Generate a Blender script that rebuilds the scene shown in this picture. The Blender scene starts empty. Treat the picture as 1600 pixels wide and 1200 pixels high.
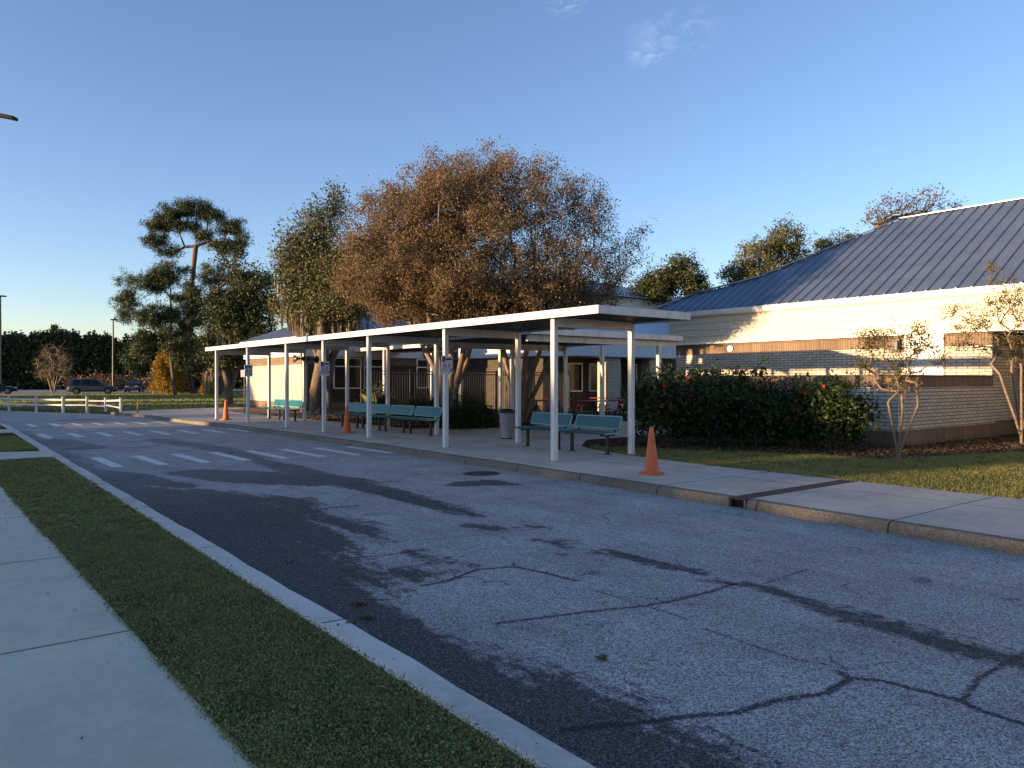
import bpy, math, random
import numpy as np
EXPO = 1.8; SKYSTR = .15; SUNSTR = 3.9; SKYSAT = 1.0; SKYHUE = .5; CLOUD = 2.4
from mathutils import Vector, Matrix
R = math.radians
rng = np.random.default_rng(7)
random.seed(7)
SC = bpy.context.scene
COL = SC.collection
# World frame: X = across the road (u), Y = along the road (s), Z up. Camera stands at the origin.
FX, FY = 0.6198, 0.7848          # camera forward in the plan
CAMH = 1.7
def cw(x, y, z=0.0):             # from metres right / ahead of the camera to world
    return (FY*x + FX*y, -FX*x + FY*y, z)
def at(px, py, z):               # a point of the photograph lying on the plane of height z
    Y = (CAMH - z)*1200.0/(py - 594.0)
    return cw((px-800)/1200.0*Y, Y, z)
def ray(px, Y, z=0.0):
    return cw((px-800)/1200.0*Y, Y, z)

# ------------------------------------------------------------------ mesh helpers
class MB:
    def __init__(s): s.v = []; s.f = []; s.m = []; s.cur = 0
    def add(s, vs, fs):
        b = len(s.v); s.v += [tuple(v) for v in vs]
        for f in fs: s.f.append(tuple(b+i for i in f)); s.m.append(s.cur)
        return s
    def box(s, x0, x1, y0, y1, z0, z1):
        return s.add([(x0,y0,z0),(x1,y0,z0),(x1,y1,z0),(x0,y1,z0),(x0,y0,z1),(x1,y0,z1),(x1,y1,z1),(x0,y1,z1)],
              [(0,3,2,1),(4,5,6,7),(0,1,5,4),(1,2,6,5),(2,3,7,6),(3,0,4,7)])
    def prism(s, poly, z0, z1):
        n = len(poly)
        vs = [(p[0],p[1],z0) for p in poly]+[(p[0],p[1],z1) for p in poly]
        a = sum(poly[i][0]*poly[(i+1)%n][1]-poly[(i+1)%n][0]*poly[i][1] for i in range(n))
        idx = list(range(n)) if a > 0 else list(range(n-1,-1,-1))
        fs = [tuple(n+i for i in idx), tuple(reversed(idx))]
        for k in range(n):
            i, j = idx[k], idx[(k+1)%n]
            fs.append((i, j, n+j, n+i))
        return s.add(vs, fs)
    def extrude(s, prof, y0, y1):       # (x,z) profile swept along y
        n = len(prof)
        vs = [(p[0],y0,p[1]) for p in prof]+[(p[0],y1,p[1]) for p in prof]
        fs = [tuple(range(n)), tuple(range(2*n-1,n-1,-1))]
        for i in range(n):
            j = (i+1)%n; fs.append((i, n+i, n+j, j))
        return s.add(vs, fs)
    def tube(s, pts, rads, n=8, cap=True):
        pts = [Vector(p) for p in pts]
        if not hasattr(rads, '__len__'): rads = [rads]*len(pts)
        rings = []; b = len(s.v); up = None
        for i, p in enumerate(pts):
            d = (pts[min(i+1,len(pts)-1)]-pts[max(i-1,0)]).normalized()
            if up is None:
                up = Vector((0,0,1)) if abs(d.z) < .9 else Vector((1,0,0))
            x = d.cross(up).normalized(); y = x.cross(d).normalized(); up = y
            for k in range(n):
                a = 2*math.pi*k/n
                s.v.append(tuple(p+(x*math.cos(a)+y*math.sin(a))*rads[i]))
        for i in range(len(pts)-1):
            for k in range(n):
                j = (k+1)%n
                s.f.append((b+i*n+k, b+i*n+j, b+(i+1)*n+j, b+(i+1)*n+k)); s.m.append(s.cur)
        if cap:
            s.f.append(tuple(b+k for k in range(n-1,-1,-1))); s.m.append(s.cur)
            e = b+(len(pts)-1)*n
            s.f.append(tuple(e+k for k in range(n))); s.m.append(s.cur)
        return s
    def lathe(s, prof, n=20, c=(0,0,0)):   # (r,z)
        b = len(s.v)
        for r, z in prof:
            for k in range(n):
                a = 2*math.pi*k/n
                s.v.append((c[0]+r*math.cos(a), c[1]+r*math.sin(a), c[2]+z))
        for i in range(len(prof)-1):
            for k in range(n):
                j = (k+1)%n
                s.f.append((b+i*n+k, b+i*n+j, b+(i+1)*n+j, b+(i+1)*n+k)); s.m.append(s.cur)
        s.f.append(tuple(b+k for k in range(n-1,-1,-1))); s.m.append(s.cur)
        e = b+(len(prof)-1)*n
        s.f.append(tuple(e+k for k in range(n))); s.m.append(s.cur)
        return s
    def bar(s, a, b_, w, h):      # rectangular bar between two points, h vertical
        a = Vector(a); b_ = Vector(b_); d = (b_-a).normalized()
        up = Vector((0,0,1)) if abs(d.z) < .95 else Vector((0,1,0))
        x = d.cross(up).normalized()*(w/2); y = x.cross(d).normalized()*(h/2)
        vs = [a-x-y,a+x-y,a+x+y,a-x+y,b_-x-y,b_+x-y,b_+x+y,b_-x+y]
        return s.add(vs, [(0,3,2,1),(4,5,6,7),(0,1,5,4),(1,2,6,5),(2,3,7,6),(3,0,4,7)])
    def build(s, name, mat, parent=None, smooth=False, bevel=0, fix=False):
        me = bpy.data.meshes.new(name); me.from_pydata(s.v, [], s.f)
        mats = mat if isinstance(mat, (list,tuple)) else [mat]
        for m in mats: me.materials.append(m)
        if len(mats) > 1: me.polygons.foreach_set('material_index', s.m)
        if fix:
            import bmesh
            bm = bmesh.new(); bm.from_mesh(me); bmesh.ops.recalc_face_normals(bm, faces=bm.faces); bm.to_mesh(me); bm.free()
        if smooth: me.polygons.foreach_set('use_smooth', [True]*len(me.polygons))
        me.update()
        o = bpy.data.objects.new(name, me); COL.objects.link(o)
        if parent: o.parent = parent
        if bevel:
            b = o.modifiers.new('bevel','BEVEL'); b.width = bevel; b.segments = 2; b.limit_method = 'ANGLE'
        return o

def npmesh(name, V, F, mat, parent=None, smooth=False):   # V (n,3); F (m,k) all of the same k
    me = bpy.data.meshes.new(name)
    V = np.asarray(V, dtype=np.float32); F = np.asarray(F, dtype=np.int32)
    m, k = F.shape
    me.vertices.add(len(V)); me.vertices.foreach_set('co', V.ravel())
    me.loops.add(m*k); me.loops.foreach_set('vertex_index', F.ravel())
    me.polygons.add(m); me.polygons.foreach_set('loop_start', np.arange(m, dtype=np.int32)*k)
    me.polygons.foreach_set('loop_total', np.full(m, k, dtype=np.int32))
    if smooth: me.polygons.foreach_set('use_smooth', np.ones(m, dtype=bool))
    me.materials.append(mat); me.update(calc_edges=True); me.validate()
    o = bpy.data.objects.new(name, me); COL.objects.link(o)
    if parent: o.parent = parent
    return o

def empty(name, loc, rz=0):
    o = bpy.data.objects.new(name, None); COL.objects.link(o)
    o.location = loc; o.rotation_euler = (0,0,rz); o.empty_display_size = .2
    return o
def tag(o, label=None, cat=None, group=None, kind=None):
    if label: o['label'] = label
    if cat: o['category'] = cat
    if group: o['group'] = group
    if kind: o['kind'] = kind
    return o
def copy_tree(o, parent=None):
    c = o.copy(); COL.objects.link(c)
    if parent: c.parent = parent
    for ch in [x for x in bpy.data.objects if x.parent == o]: copy_tree(ch, c)
    return c
def text_obj(name, body, size, mat, parent, M, ext=.002, align='CENTER'):
    cu = bpy.data.curves.new(name, 'FONT'); cu.body = body; cu.size = size; cu.extrude = ext
    cu.align_x = align; cu.align_y = 'CENTER'; cu.space_line = .9; cu.offset = size*.018
    t = bpy.data.objects.new(name+'_tmp', cu); COL.objects.link(t)
    dg = bpy.context.evaluated_depsgraph_get()
    me = bpy.data.meshes.new_from_object(t.evaluated_get(dg)); bpy.data.objects.remove(t)
    me.name = name; me.transform(M); me.materials.clear(); me.materials.append(mat)
    o = bpy.data.objects.new(name, me); COL.objects.link(o); o.parent = parent
    return o

# ------------------------------------------------------------------ materials
class NT:
    def __init__(s, name):
        s.mat = bpy.data.materials.new(name); s.mat.use_nodes = True
        s.t = s.mat.node_tree; s.n = s.t.nodes; s.l = s.t.links
        s.bsdf = s.n['Principled BSDF']; s.out = s.n['Material Output']
    def node(s, typ, **kw):
        n = s.n.new(typ)
        for k, v in kw.items(): setattr(n, k, v)
        return n
    def link(s, a, b): s.l.new(a, b)
    def coord(s, which='Object'):
        return s.node('ShaderNodeTexCoord').outputs[which]
    def pos(s): return s.node('ShaderNodeNewGeometry').outputs['Position']
    def noise(s, vec, scale, detail=4, rough=.6, dist=0):
        n = s.node('ShaderNodeTexNoise'); n.inputs['Scale'].default_value = scale
        n.inputs['Detail'].default_value = detail; n.inputs['Roughness'].default_value = rough
        n.inputs['Distortion'].default_value = dist
        if vec is not None: s.link(vec, n.inputs['Vector'])
        return n.outputs['Fac']
    def ramp(s, fac, stops):
        r = s.node('ShaderNodeValToRGB'); e = r.color_ramp.elements
        while len(e) < len(stops): e.new(.5)
        for i, (p, c) in enumerate(stops):
            e[i].position = p; e[i].color = (*c, 1) if hasattr(c, '__len__') else (c, c, c, 1)
        s.link(fac, r.inputs['Fac']); return r.outputs['Color']
    def mix(s, fac, a, b, mode='MIX'):
        m = s.node('ShaderNodeMix', data_type='RGBA', blend_type=mode)
        for key, v in (('Factor',fac),('A',a),('B',b)):
            i = [x for x in m.inputs if x.name == key and x.enabled and (key == 'Factor' or x.type == 'RGBA')]
            i = [x for x in i if not (key == 'Factor' and x.type != 'VALUE')][0]
            if hasattr(v, 'is_linked') or hasattr(v, 'node'): s.link(v, i)
            else: i.default_value = v if key == 'Factor' else (*v, 1) if len(v) == 3 else v
        return [x for x in m.outputs if x.type == 'RGBA'][0]
    def math(s, op, a, b=0, c=None):
        m = s.node('ShaderNodeMath', operation=op)
        for i, v in enumerate((a, b) if c is None else (a, b, c)):
            if hasattr(v, 'node'): s.link(v, m.inputs[i])
            else: m.inputs[i].default_value = v
        return m.outputs[0]
    def mapping(s, vec, scale=(1,1,1), rot=(0,0,0), loc=(0,0,0)):
        m = s.node('ShaderNodeMapping'); s.link(vec, m.inputs['Vector'])
        m.inputs['Scale'].default_value = scale; m.inputs['Rotation'].default_value = rot; m.inputs['Location'].default_value = loc
        return m.outputs[0]
    def bump(s, h, strength=.3, dist=.01):
        b = s.node('ShaderNodeBump'); b.inputs['Strength'].default_value = strength; b.inputs['Distance'].default_value = dist
        s.link(h, b.inputs['Height']); s.link(b.outputs[0], s.bsdf.inputs['Normal'])
    def color(s, c):
        if hasattr(c, 'node'): s.link(c, s.bsdf.inputs['Base Color'])
        else: s.bsdf.inputs['Base Color'].default_value = (*c, 1)
    def set(s, rough=None, metal=None, spec=None):
        if rough is not None:
            if hasattr(rough, 'node'): s.link(rough, s.bsdf.inputs['Roughness'])
            else: s.bsdf.inputs['Roughness'].default_value = rough
        if metal is not None: s.bsdf.inputs['Metallic'].default_value = metal
        if spec is not None: s.bsdf.inputs['Specular IOR Level'].default_value = spec

def m_simple(name, col, rough=.6, metal=0, var=.18, scale=6, bump=0, spec=.5):
    n = NT(name); f = n.noise(n.pos(), scale, 5, .65)
    a = tuple(c*(1-var) for c in col); b = tuple(min(1,c*(1+var)) for c in col)
    n.color(n.ramp(f, [(.3,a),(.7,b)])); n.set(rough, metal, spec)
    if bump: n.bump(n.noise(n.pos(), scale*8, 3), bump, .005)
    return n.mat
def m_leaf(name, cols, trans=.3, rough=.55, bs=.55):
    n = NT(name); g = n.node('ShaderNodeNewGeometry').outputs['Random Per Island']
    big = n.noise(n.pos(), bs, 3, .6)
    f = n.math('ADD', n.math('MULTIPLY', g, .55), n.math('MULTIPLY', n.math('SUBTRACT', big, .28), 1.0))
    k = len(cols)
    c = n.ramp(f, [((i+.5)/k, cols[i]) for i in range(k)])
    n.color(c); n.set(rough, 0, .3)
    t = n.node('ShaderNodeBsdfTranslucent'); n.link(c, t.inputs['Color'])
    m = n.node('ShaderNodeMixShader'); m.inputs[0].default_value = trans
    n.link(n.bsdf.outputs[0], m.inputs[1]); n.link(t.outputs[0], m.inputs[2]); n.link(m.outputs[0], n.out.inputs['Surface'])
    return n.mat

def m_asphalt():
    n = NT('asphalt'); p = n.pos()
    at_ = n.node('ShaderNodeAttribute', attribute_name='stain'); st = at_.outputs['Fac']
    ck = n.node('ShaderNodeAttribute', attribute_name='crack').outputs['Fac']
    fine = n.noise(p, 230, 3, .8)
    vor = n.node('ShaderNodeTexVoronoi'); vor.inputs['Scale'].default_value = 110; n.link(p, vor.inputs['Vector'])
    mid = n.noise(p, 9, 5, .7); big = n.noise(p, .9, 5, .65)
    streak = n.noise(n.mapping(p, (1.6,.28,1)), 2.0, 5, .65)
    sr = n.node('ShaderNodeSeparateColor'); n.link(vor.outputs['Color'], sr.inputs[0]); agg = n.math('ADD', n.math('MULTIPLY', fine, .55), n.math('MULTIPLY', sr.outputs[0], .45))
    light = n.ramp(agg, [(.26,(.085,.081,.078)),(.48,(.34,.322,.308)),(.64,(.52,.495,.475)),(.80,(.84,.80,.77))])
    dark = n.ramp(agg, [(.30,(.013,.0125,.012)),(.60,(.050,.047,.045)),(.78,(.20,.19,.18))])
    tone = n.ramp(n.math('ADD', n.math('MULTIPLY', big, .6), n.math('MULTIPLY', streak, .4)), [(.36,.72),(.62,1.12)])
    light = n.mix(1.0, light, tone, 'MULTIPLY')
    e = n.math('ADD', n.math('MULTIPLY', n.math('SUBTRACT', mid, .5), 1.1), n.math('MULTIPLY', n.math('SUBTRACT', streak, .5), 1.9))
    f = n.ramp(n.math('ADD', st, e), [(.42,0.0),(.68,.9)])
    f2 = n.ramp(n.math('ADD', ck, n.math('MULTIPLY', n.math('SUBTRACT', n.noise(p, 38, 4, .7), .5), 1.0)), [(.50,0.0),(.70,.9)])
    sy = n.node('ShaderNodeSeparateXYZ'); n.link(p, sy.inputs[0]); f = n.math('MULTIPLY', f, n.ramp(n.math('DIVIDE', sy.outputs['Y'], 30), [(.33,1.0),(.62,.55)])); c = n.mix(f, light, dark); c = n.mix(f2, c, (.022,.021,.021))
    wv = n.node('ShaderNodeVectorMath', operation='ADD'); nv = n.node('ShaderNodeTexNoise'); nv.inputs['Scale'].default_value = 2.2; nv.inputs['Detail'].default_value = 6; n.link(p, nv.inputs['Vector'])
    sc_ = n.node('ShaderNodeVectorMath', operation='SCALE'); n.link(nv.outputs['Color'], sc_.inputs[0]); sc_.inputs['Scale'].default_value = .55; n.link(p, wv.inputs[0]); n.link(sc_.outputs[0], wv.inputs[1])
    v2 = n.node('ShaderNodeTexVoronoi', feature='DISTANCE_TO_EDGE'); v2.inputs['Scale'].default_value = .62; n.link(wv.outputs[0], v2.inputs['Vector'])
    hair = n.math('MULTIPLY', n.ramp(v2.outputs['Distance'], [(.0,1.0),(.0085,0.0)]), n.ramp(n.noise(p, .8, 3), [(.47,0.0),(.58,.75)]))
    c = n.mix(hair, c, (.03,.028,.027))
    c = n.mix(n.ramp(n.noise(p, 3.4, 5, .7), [(.62,0.0),(.74,.45)]), c, (.06,.055,.052))
    n.color(c); n.set(.86, 0, .25); n.bump(agg, .55, .006)
    return n.mat

def m_concrete(name, base, jx=None, js=None, warm=.0, agg=0, joff=0., stain=1.):
    n = NT(name); p = n.pos()
    big = n.noise(p, .55, 6, .68); f = n.noise(p, 8, 6, .75); sp = n.noise(p, 120, 2, .7)
    a = tuple(c*(1-.32*stain) for c in base); b = tuple(c*(1+.12) for c in base)
    c = n.ramp(n.math('ADD', n.math('MULTIPLY', big, .65), n.math('MULTIPLY', f, .35)), [(.36,a),(.52,base),(.68,b)])
    c = n.mix(.5 if agg else .22, c, n.ramp(sp, [(.35,.35),(.65,1.0)]), 'MULTIPLY')
    if agg:
        v = n.node('ShaderNodeTexVoronoi'); v.inputs['Scale'].default_value = 45; n.link(p, v.inputs['Vector'])
        c = n.mix(.65, c, n.ramp(v.outputs['Distance'], [(.15,(1,.97,.9)),(.5,(.32,.29,.25))]), 'MULTIPLY')
        n.bump(v.outputs['Distance'], .8, .01)
    else: n.bump(n.math('ADD', f, n.math('MULTIPLY', sp, .3)), .2, .004)
    if js:
        sep = n.node('ShaderNodeSeparateXYZ'); n.link(p, sep.inputs[0])
        wob = n.math('MULTIPLY', n.math('SUBTRACT', n.noise(p, 2.5, 3), .5), .02)
        def line(co, per, off):
            q = n.math('ADD', n.math('ADD', co, off), wob)
            fr = n.math('ABSOLUTE', n.math('SUBTRACT', n.math('FRACT', n.math('DIVIDE', q, per)), .5))
            return n.math('GREATER_THAN', fr, .5-.011/per)
        l = line(sep.outputs['Y'], js, joff)
        if jx: l = n.math('MAXIMUM', l, line(sep.outputs['X'], jx[0], jx[1]))
        c = n.mix(n.math('MULTIPLY', l, .88), c, (.025,.022,.02))
    sv_ = n.node('ShaderNodeTexVoronoi'); sv_.inputs['Scale'].default_value = 6.5; n.link(p, sv_.inputs['Vector'])
    c = n.mix(n.math('MULTIPLY', n.ramp(sv_.outputs['Distance'], [(.03,1.0),(.07,0.0)]), n.ramp(n.noise(p, 1.7, 3), [(.5,0.0),(.6,.55)])), c, (.07,.06,.05))
    c = n.mix(n.ramp(n.noise(n.mapping(p, (1,.6,1), (0,0,.4)), 1.9, 6, .75), [(.55,0.0),(.72,.38)]), c, tuple(q*.45 for q in base))
    n.color(c); n.set(.9, 0, .2)
    return n.mat

def m_brick(name, cols, mortar, w, h, off=.5, mort=.010, zoff=0.0, white=False):
    n = NT(name); sep = n.node('ShaderNodeSeparateXYZ'); n.link(n.pos(), sep.inputs[0])
    cb = n.node('ShaderNodeCombineXYZ')
    n.link(n.math('ADD', sep.outputs['X'], sep.outputs['Y']), cb.inputs[0])
    n.link(n.math('ADD', sep.outputs['Z'], zoff), cb.inputs[1])
    b = n.node('ShaderNodeTexBrick'); n.link(cb.outputs[0], b.inputs['Vector'])
    b.inputs['Scale'].default_value = 1; b.inputs['Mortar Size'].default_value = mort
    b.inputs['Brick Width'].default_value = w; b.inputs['Row Height'].default_value = h; b.offset = off
    b.inputs['Mortar Smooth'].default_value = .15
    b.inputs['Color1'].default_value = (*cols[0],1); b.inputs['Color2'].default_value = (*cols[1],1)
    b.inputs['Mortar'].default_value = (*mortar,1); b.inputs['Bias'].default_value = -.1
    g = n.ramp(n.noise(n.pos(), 1.1, 6, .7), [(.3,.70),(.6,1.0)])
    c = n.mix(.8, b.outputs['Color'], g, 'MULTIPLY')
    c = n.mix(.5, c, n.ramp(n.noise(n.pos(), 28, 4, .7), [(.3,.62),(.65,1.0)]), 'MULTIPLY')
    n.color(c); n.set(.85, 0, .25)
    inv = n.math('SUBTRACT', 1.0, b.outputs['Fac'])
    n.bump(n.math('ADD', inv, n.math('MULTIPLY', n.noise(n.pos(), 30, 3), .3)), .7, .008)
    return n.mat

def m_ground(name, c1, c2, c3, scale=3.0):
    n = NT(name); p = n.pos()
    f = n.noise(p, scale*7, 6, .75); b = n.noise(p, .35, 5, .6)
    c = n.ramp(f, [(.3,c1),(.5,c2),(.7,c3)])
    c = n.mix(.6, c, n.ramp(b, [(.35,.55),(.65,1.25)]), 'MULTIPLY')
    n.color(c); n.set(.95, 0, .15); n.bump(f, .8, .03)
    return n.mat

M = {}
M['asphalt'] = m_asphalt()
M['walk'] = m_concrete('pavement_concrete', (.60,.52,.43), (3.2,-8.95+1.6), 3.5, joff=2.9)
M['lwalk'] = m_concrete('sidewalk_concrete', (.63,.575,.455), None, 2.6, joff=2.5, stain=.6)
M['curb'] = m_concrete('weathered_curb', (.35,.31,.25), None, 1.75, agg=1, joff=2.9)
M['gutter'] = m_concrete('gutter_concrete', (.74,.69,.60), None, 3.0, joff=1.0, stain=.9)
M['soil'] = m_ground('lawn_soil', (.022,.022,.009),(.045,.05,.016),(.085,.085,.03))
M['lawn'] = m_ground('far_lawn', (.035,.055,.012),(.065,.095,.022),(.11,.13,.035), 1.2)
M['mulch'] = m_ground('mulch', (.02,.013,.008),(.05,.033,.02),(.10,.07,.045))
M['dirt'] = m_ground('sandy_dirt', (.10,.07,.04),(.19,.13,.075),(.26,.19,.11))
M['paint'] = None
n = NT('worn_road_paint'); f = n.noise(n.pos(), 14, 6, .75); f2 = n.noise(n.pos(), 120, 2)
n.color(n.mix(n.ramp(n.math('ADD', f, n.math('MULTIPLY', n.math('SUBTRACT', f2, .5), .35)), [(.36,1.0),(.50,0.0)]), (.74,.73,.72), (.26,.25,.245))); n.set(.8); M['paint'] = n.mat
n = NT('white_painted_metal'); p_ = n.pos()
g1 = n.noise(n.mapping(p_, (7,7,.9)), 1.0, 5, .7); g2 = n.noise(p_, 30, 4, .7)
n.color(n.mix(n.ramp(n.math('ADD', n.math('MULTIPLY', g1, .7), n.math('MULTIPLY', g2, .3)), [(.48,0.0),(.72,.75)]), (.63,.62,.595), (.34,.31,.27))); n.set(n.ramp(g1, [(.3,.32),(.7,.6)])); M['white'] = n.mat
M['deck'] = m_simple('canopy_underside', (.055,.055,.06), .5, 0, .08, 2.0)  # near-black tone stands in for the shade under the roof
M['deck_top'] = m_simple('canopy_top_metal', (.5,.5,.5), .5, 0, .1)
M['siding'] = m_simple('cream_lap_siding', (.56,.52,.41), .55, 0, .05, 1.5)
M['siding_grey'] = m_simple('pale_lap_siding', (.58,.60,.62), .55, 0, .06, 1.5)
M['trimw'] = m_simple('white_trim', (.78,.76,.70), .45, 0, .04, 3)
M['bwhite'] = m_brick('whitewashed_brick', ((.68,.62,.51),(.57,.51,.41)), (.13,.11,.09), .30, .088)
M['bshade'] = m_brick('shade_darkened_brick', ((.10,.078,.058),(.075,.058,.042)), (.03,.027,.024), .30, .088)  # brick colour lowered to carry the courtyard's shade
M['bbrown'] = m_brick('brown_soldier_brick', ((.255,.18,.125),(.185,.13,.09)), (.12,.095,.08), .085, .30, 0, .008)
M['bbase'] = m_brick('brown_base_brick', ((.26,.175,.12),(.18,.12,.08)), (.12,.10,.08), .085, .30, 0, .008, .1)
n = NT('blue_metal_roof'); f = n.noise(n.mapping(n.pos(), (1,.5,1)), .8, 4)
n.color(n.ramp(f, [(.3,(.13,.17,.24)),(.7,(.19,.235,.31))])); n.set(.34, .55, .5); M['roof'] = n.mat
M['roofpale'] = m_simple('pale_metal_roof', (.40,.45,.52), .4, .4, .1, 1)
M['green'] = None
n = NT('perforated_green_metal'); v = n.node('ShaderNodeTexVoronoi'); v.inputs['Scale'].default_value = 38; v.inputs['Randomness'].default_value = 0.0
n.link(n.coord(), v.inputs['Vector'])
n.color(n.mix(n.ramp(v.outputs['Distance'], [(.28,0.0),(.36,1.0)]), (.006,.03,.032), (.010,.105,.105))); n.set(.33, 0, .6); M['green'] = n.mat
M['greenedge'] = m_simple('green_coated_frame', (.14,.42,.40), .25, 0, .05)
M['black'] = m_simple('black_metal', (.015,.015,.016), .45, .0, .1)
M['steel'] = None
n = NT('perforated_steel'); v = n.node('ShaderNodeTexVoronoi'); v.inputs['Scale'].default_value = 24; v.inputs['Randomness'].default_value = 0.0
n.link(n.coord(), v.inputs['Vector'])
n.color(n.mix(n.ramp(v.outputs['Distance'], [(.24,0.0),(.30,1.0)]), (.03,.03,.033), (.30,.30,.31))); n.set(.5, .3, .5); M['steel'] = n.mat
n = NT('faded_orange_plastic'); f = n.noise(n.coord(), 5, 5, .7)
n.color(n.ramp(f, [(.3,(.50,.10,.035)),(.6,(.66,.15,.055)),(.8,(.60,.22,.13))])); n.set(.55, 0, .35); M['orange'] = n.mat
M['cobble'] = m_simple('rust_grate', (.05,.022,.02), .75, .1, .3, 12, .4)
M['iron'] = m_simple('cast_iron', (.045,.042,.04), .7, .2, .3, 14, .4)
M['dark'] = m_simple('dark_void', (.006,.006,.006), .9)
M['glass'] = m_simple('dark_window_glass', (.010,.012,.015), .12, 0, .1, 1, 0, .35)
M['doorw'] = m_simple('white_door_paint', (.50,.50,.52), .4, 0, .03)
M['door'] = m_simple('dark_door', (.03,.03,.035), .35, 0, .1)
M['bark'] = m_simple('grey_bark', (.12,.092,.066), .95, 0, .45, 7, .8)
M['barkpale'] = m_simple('smooth_pale_bark', (.17,.125,.09), .75, 0, .3, 6, .4)
M['barkpine'] = m_simple('pine_bark', (.10,.073,.055), .95, 0, .4, 3, .8)
M['leafcrape'] = m_leaf('rusty_leaves', [(.035,.042,.016),(.085,.072,.032),(.15,.10,.055),(.215,.145,.09),(.125,.095,.042),(.05,.054,.02)], .32)
M['leafoak'] = m_leaf('oak_leaves', [(.03,.04,.014),(.065,.075,.024),(.11,.115,.04),(.16,.15,.06)], .2)
M['leafdark'] = m_leaf('dark_evergreen_leaves', [(.015,.024,.009),(.03,.045,.014),(.05,.066,.02),(.085,.09,.03)], .2)
M['needle'] = m_leaf('pine_needles', [(.016,.03,.014),(.032,.054,.022),(.052,.078,.03),(.085,.095,.04)], .15)
M['leafgold'] = m_leaf('golden_cypress_leaves', [(.14,.085,.012),(.26,.16,.02),(.36,.22,.03),(.22,.17,.03)], .25)
M['leaffar'] = m_leaf('far_wood_leaves', [(.02,.028,.012),(.036,.048,.018),(.055,.066,.024),(.09,.09,.034)], .15)
M['leafhib'] = m_leaf('glossy_hibiscus_leaves', [(.010,.022,.006),(.022,.040,.010),(.04,.065,.016),(.075,.10,.026)], .2, .5)
M['leafsap'] = m_leaf('sapling_leaves', [(.06,.07,.022),(.12,.10,.036),(.15,.115,.045),(.075,.09,.026)], .35)
M['moss'] = m_leaf('hanging_moss', [(.16,.13,.09),(.24,.195,.135),(.30,.25,.18)], .3)
M['twig'] = m_simple('bare_twigs', (.23,.17,.11), .9, 0, .2)
M['redflower'] = m_simple('red_petals', (.42,.02,.02), .5, 0, .2, 20)
M['grass'] = m_leaf('grass_blades', [(.07,.08,.03),(.19,.20,.055),(.33,.32,.10),(.38,.32,.12)], .3, .55, 3.2)
M['clover'] = m_leaf('clover_leaves', [(.05,.062,.025),(.14,.165,.055),(.28,.29,.10),(.30,.28,.10)], .25, .55, 4.5)
M['drygrass'] = m_leaf('dry_litter', [(.05,.03,.018),(.10,.06,.03),(.16,.10,.055),(.22,.16,.10)], .2)
M['tyre'] = m_simple('tyre_rubber', (.014,.014,.014), .8)
M['rim'] = m_simple('alloy_rim', (.35,.35,.36), .35, .6, .05)
M['cargrey'] = m_simple('dark_bronze_paint', (.10,.095,.095), .25, .3, .05, 1)
M['carblue'] = m_simple('dark_blue_paint', (.030,.036,.055), .22, .35, .05, 1)
M['carblack'] = m_simple('black_car_paint', (.018,.018,.024), .2, .3, .05, 1)
M['chrome'] = m_simple('chrome_trim', (.6,.6,.62), .2, .9, .03)
M['lens'] = m_simple('headlight_lens', (.55,.58,.6), .12, .1, .05)
M['redlens'] = m_simple('tail_light_lens', (.35,.015,.015), .2, 0, .1)
M['signwhite'] = m_simple('sign_white', (.70,.70,.74), .4, 0, .04)
M['signblue'] = m_simple('sign_blue', (.03,.05,.17), .5, 0, .1)
M['signred'] = m_simple('sign_red', (.45,.03,.04), .5, 0, .1)
M['redtable'] = m_simple('red_coated_mesh', (.22,.012,.018), .3, 0, .1)
M['wood'] = m_simple('weathered_fence_white', (.55,.53,.50), .6, 0, .12, 5)
# ------------------------------------------------------------------ camera, sky, sun
cam = bpy.data.cameras.new('camera'); co = bpy.data.objects.new('camera', cam); COL.objects.link(co)
co.location = (0,0,CAMH); co.rotation_euler = (R(90-.286), 0, -math.atan2(FX, FY))
cam.sensor_width = 36; cam.lens = 27.0; cam.clip_end = 3000; cam.clip_start = .05; SC.camera = co
SC.render.resolution_x = 1024; SC.render.resolution_y = 768
SC.view_settings.view_transform = 'Standard'; SC.view_settings.look = 'None'; SC.view_settings.exposure = EXPO; SC.view_settings.gamma = 1
SUN_EL = 3.2
LX, LY = -.964, .264               # horizontal direction towards the sun
az = math.atan2(LX, LY)            # clockwise from +Y
w = bpy.data.worlds.new('World'); SC.world = w; w.use_nodes = True
nt = w.node_tree; bg = nt.nodes['Background']
sky = nt.nodes.new('ShaderNodeTexSky'); sky.sky_type = 'NISHITA'; sky.sun_disc = False
sky.sun_elevation = R(SUN_EL); sky.sun_rotation = az
sky.altitude = 0; sky.air_density = .78; sky.dust_density = .2; sky.ozone_density = 2.2
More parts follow.
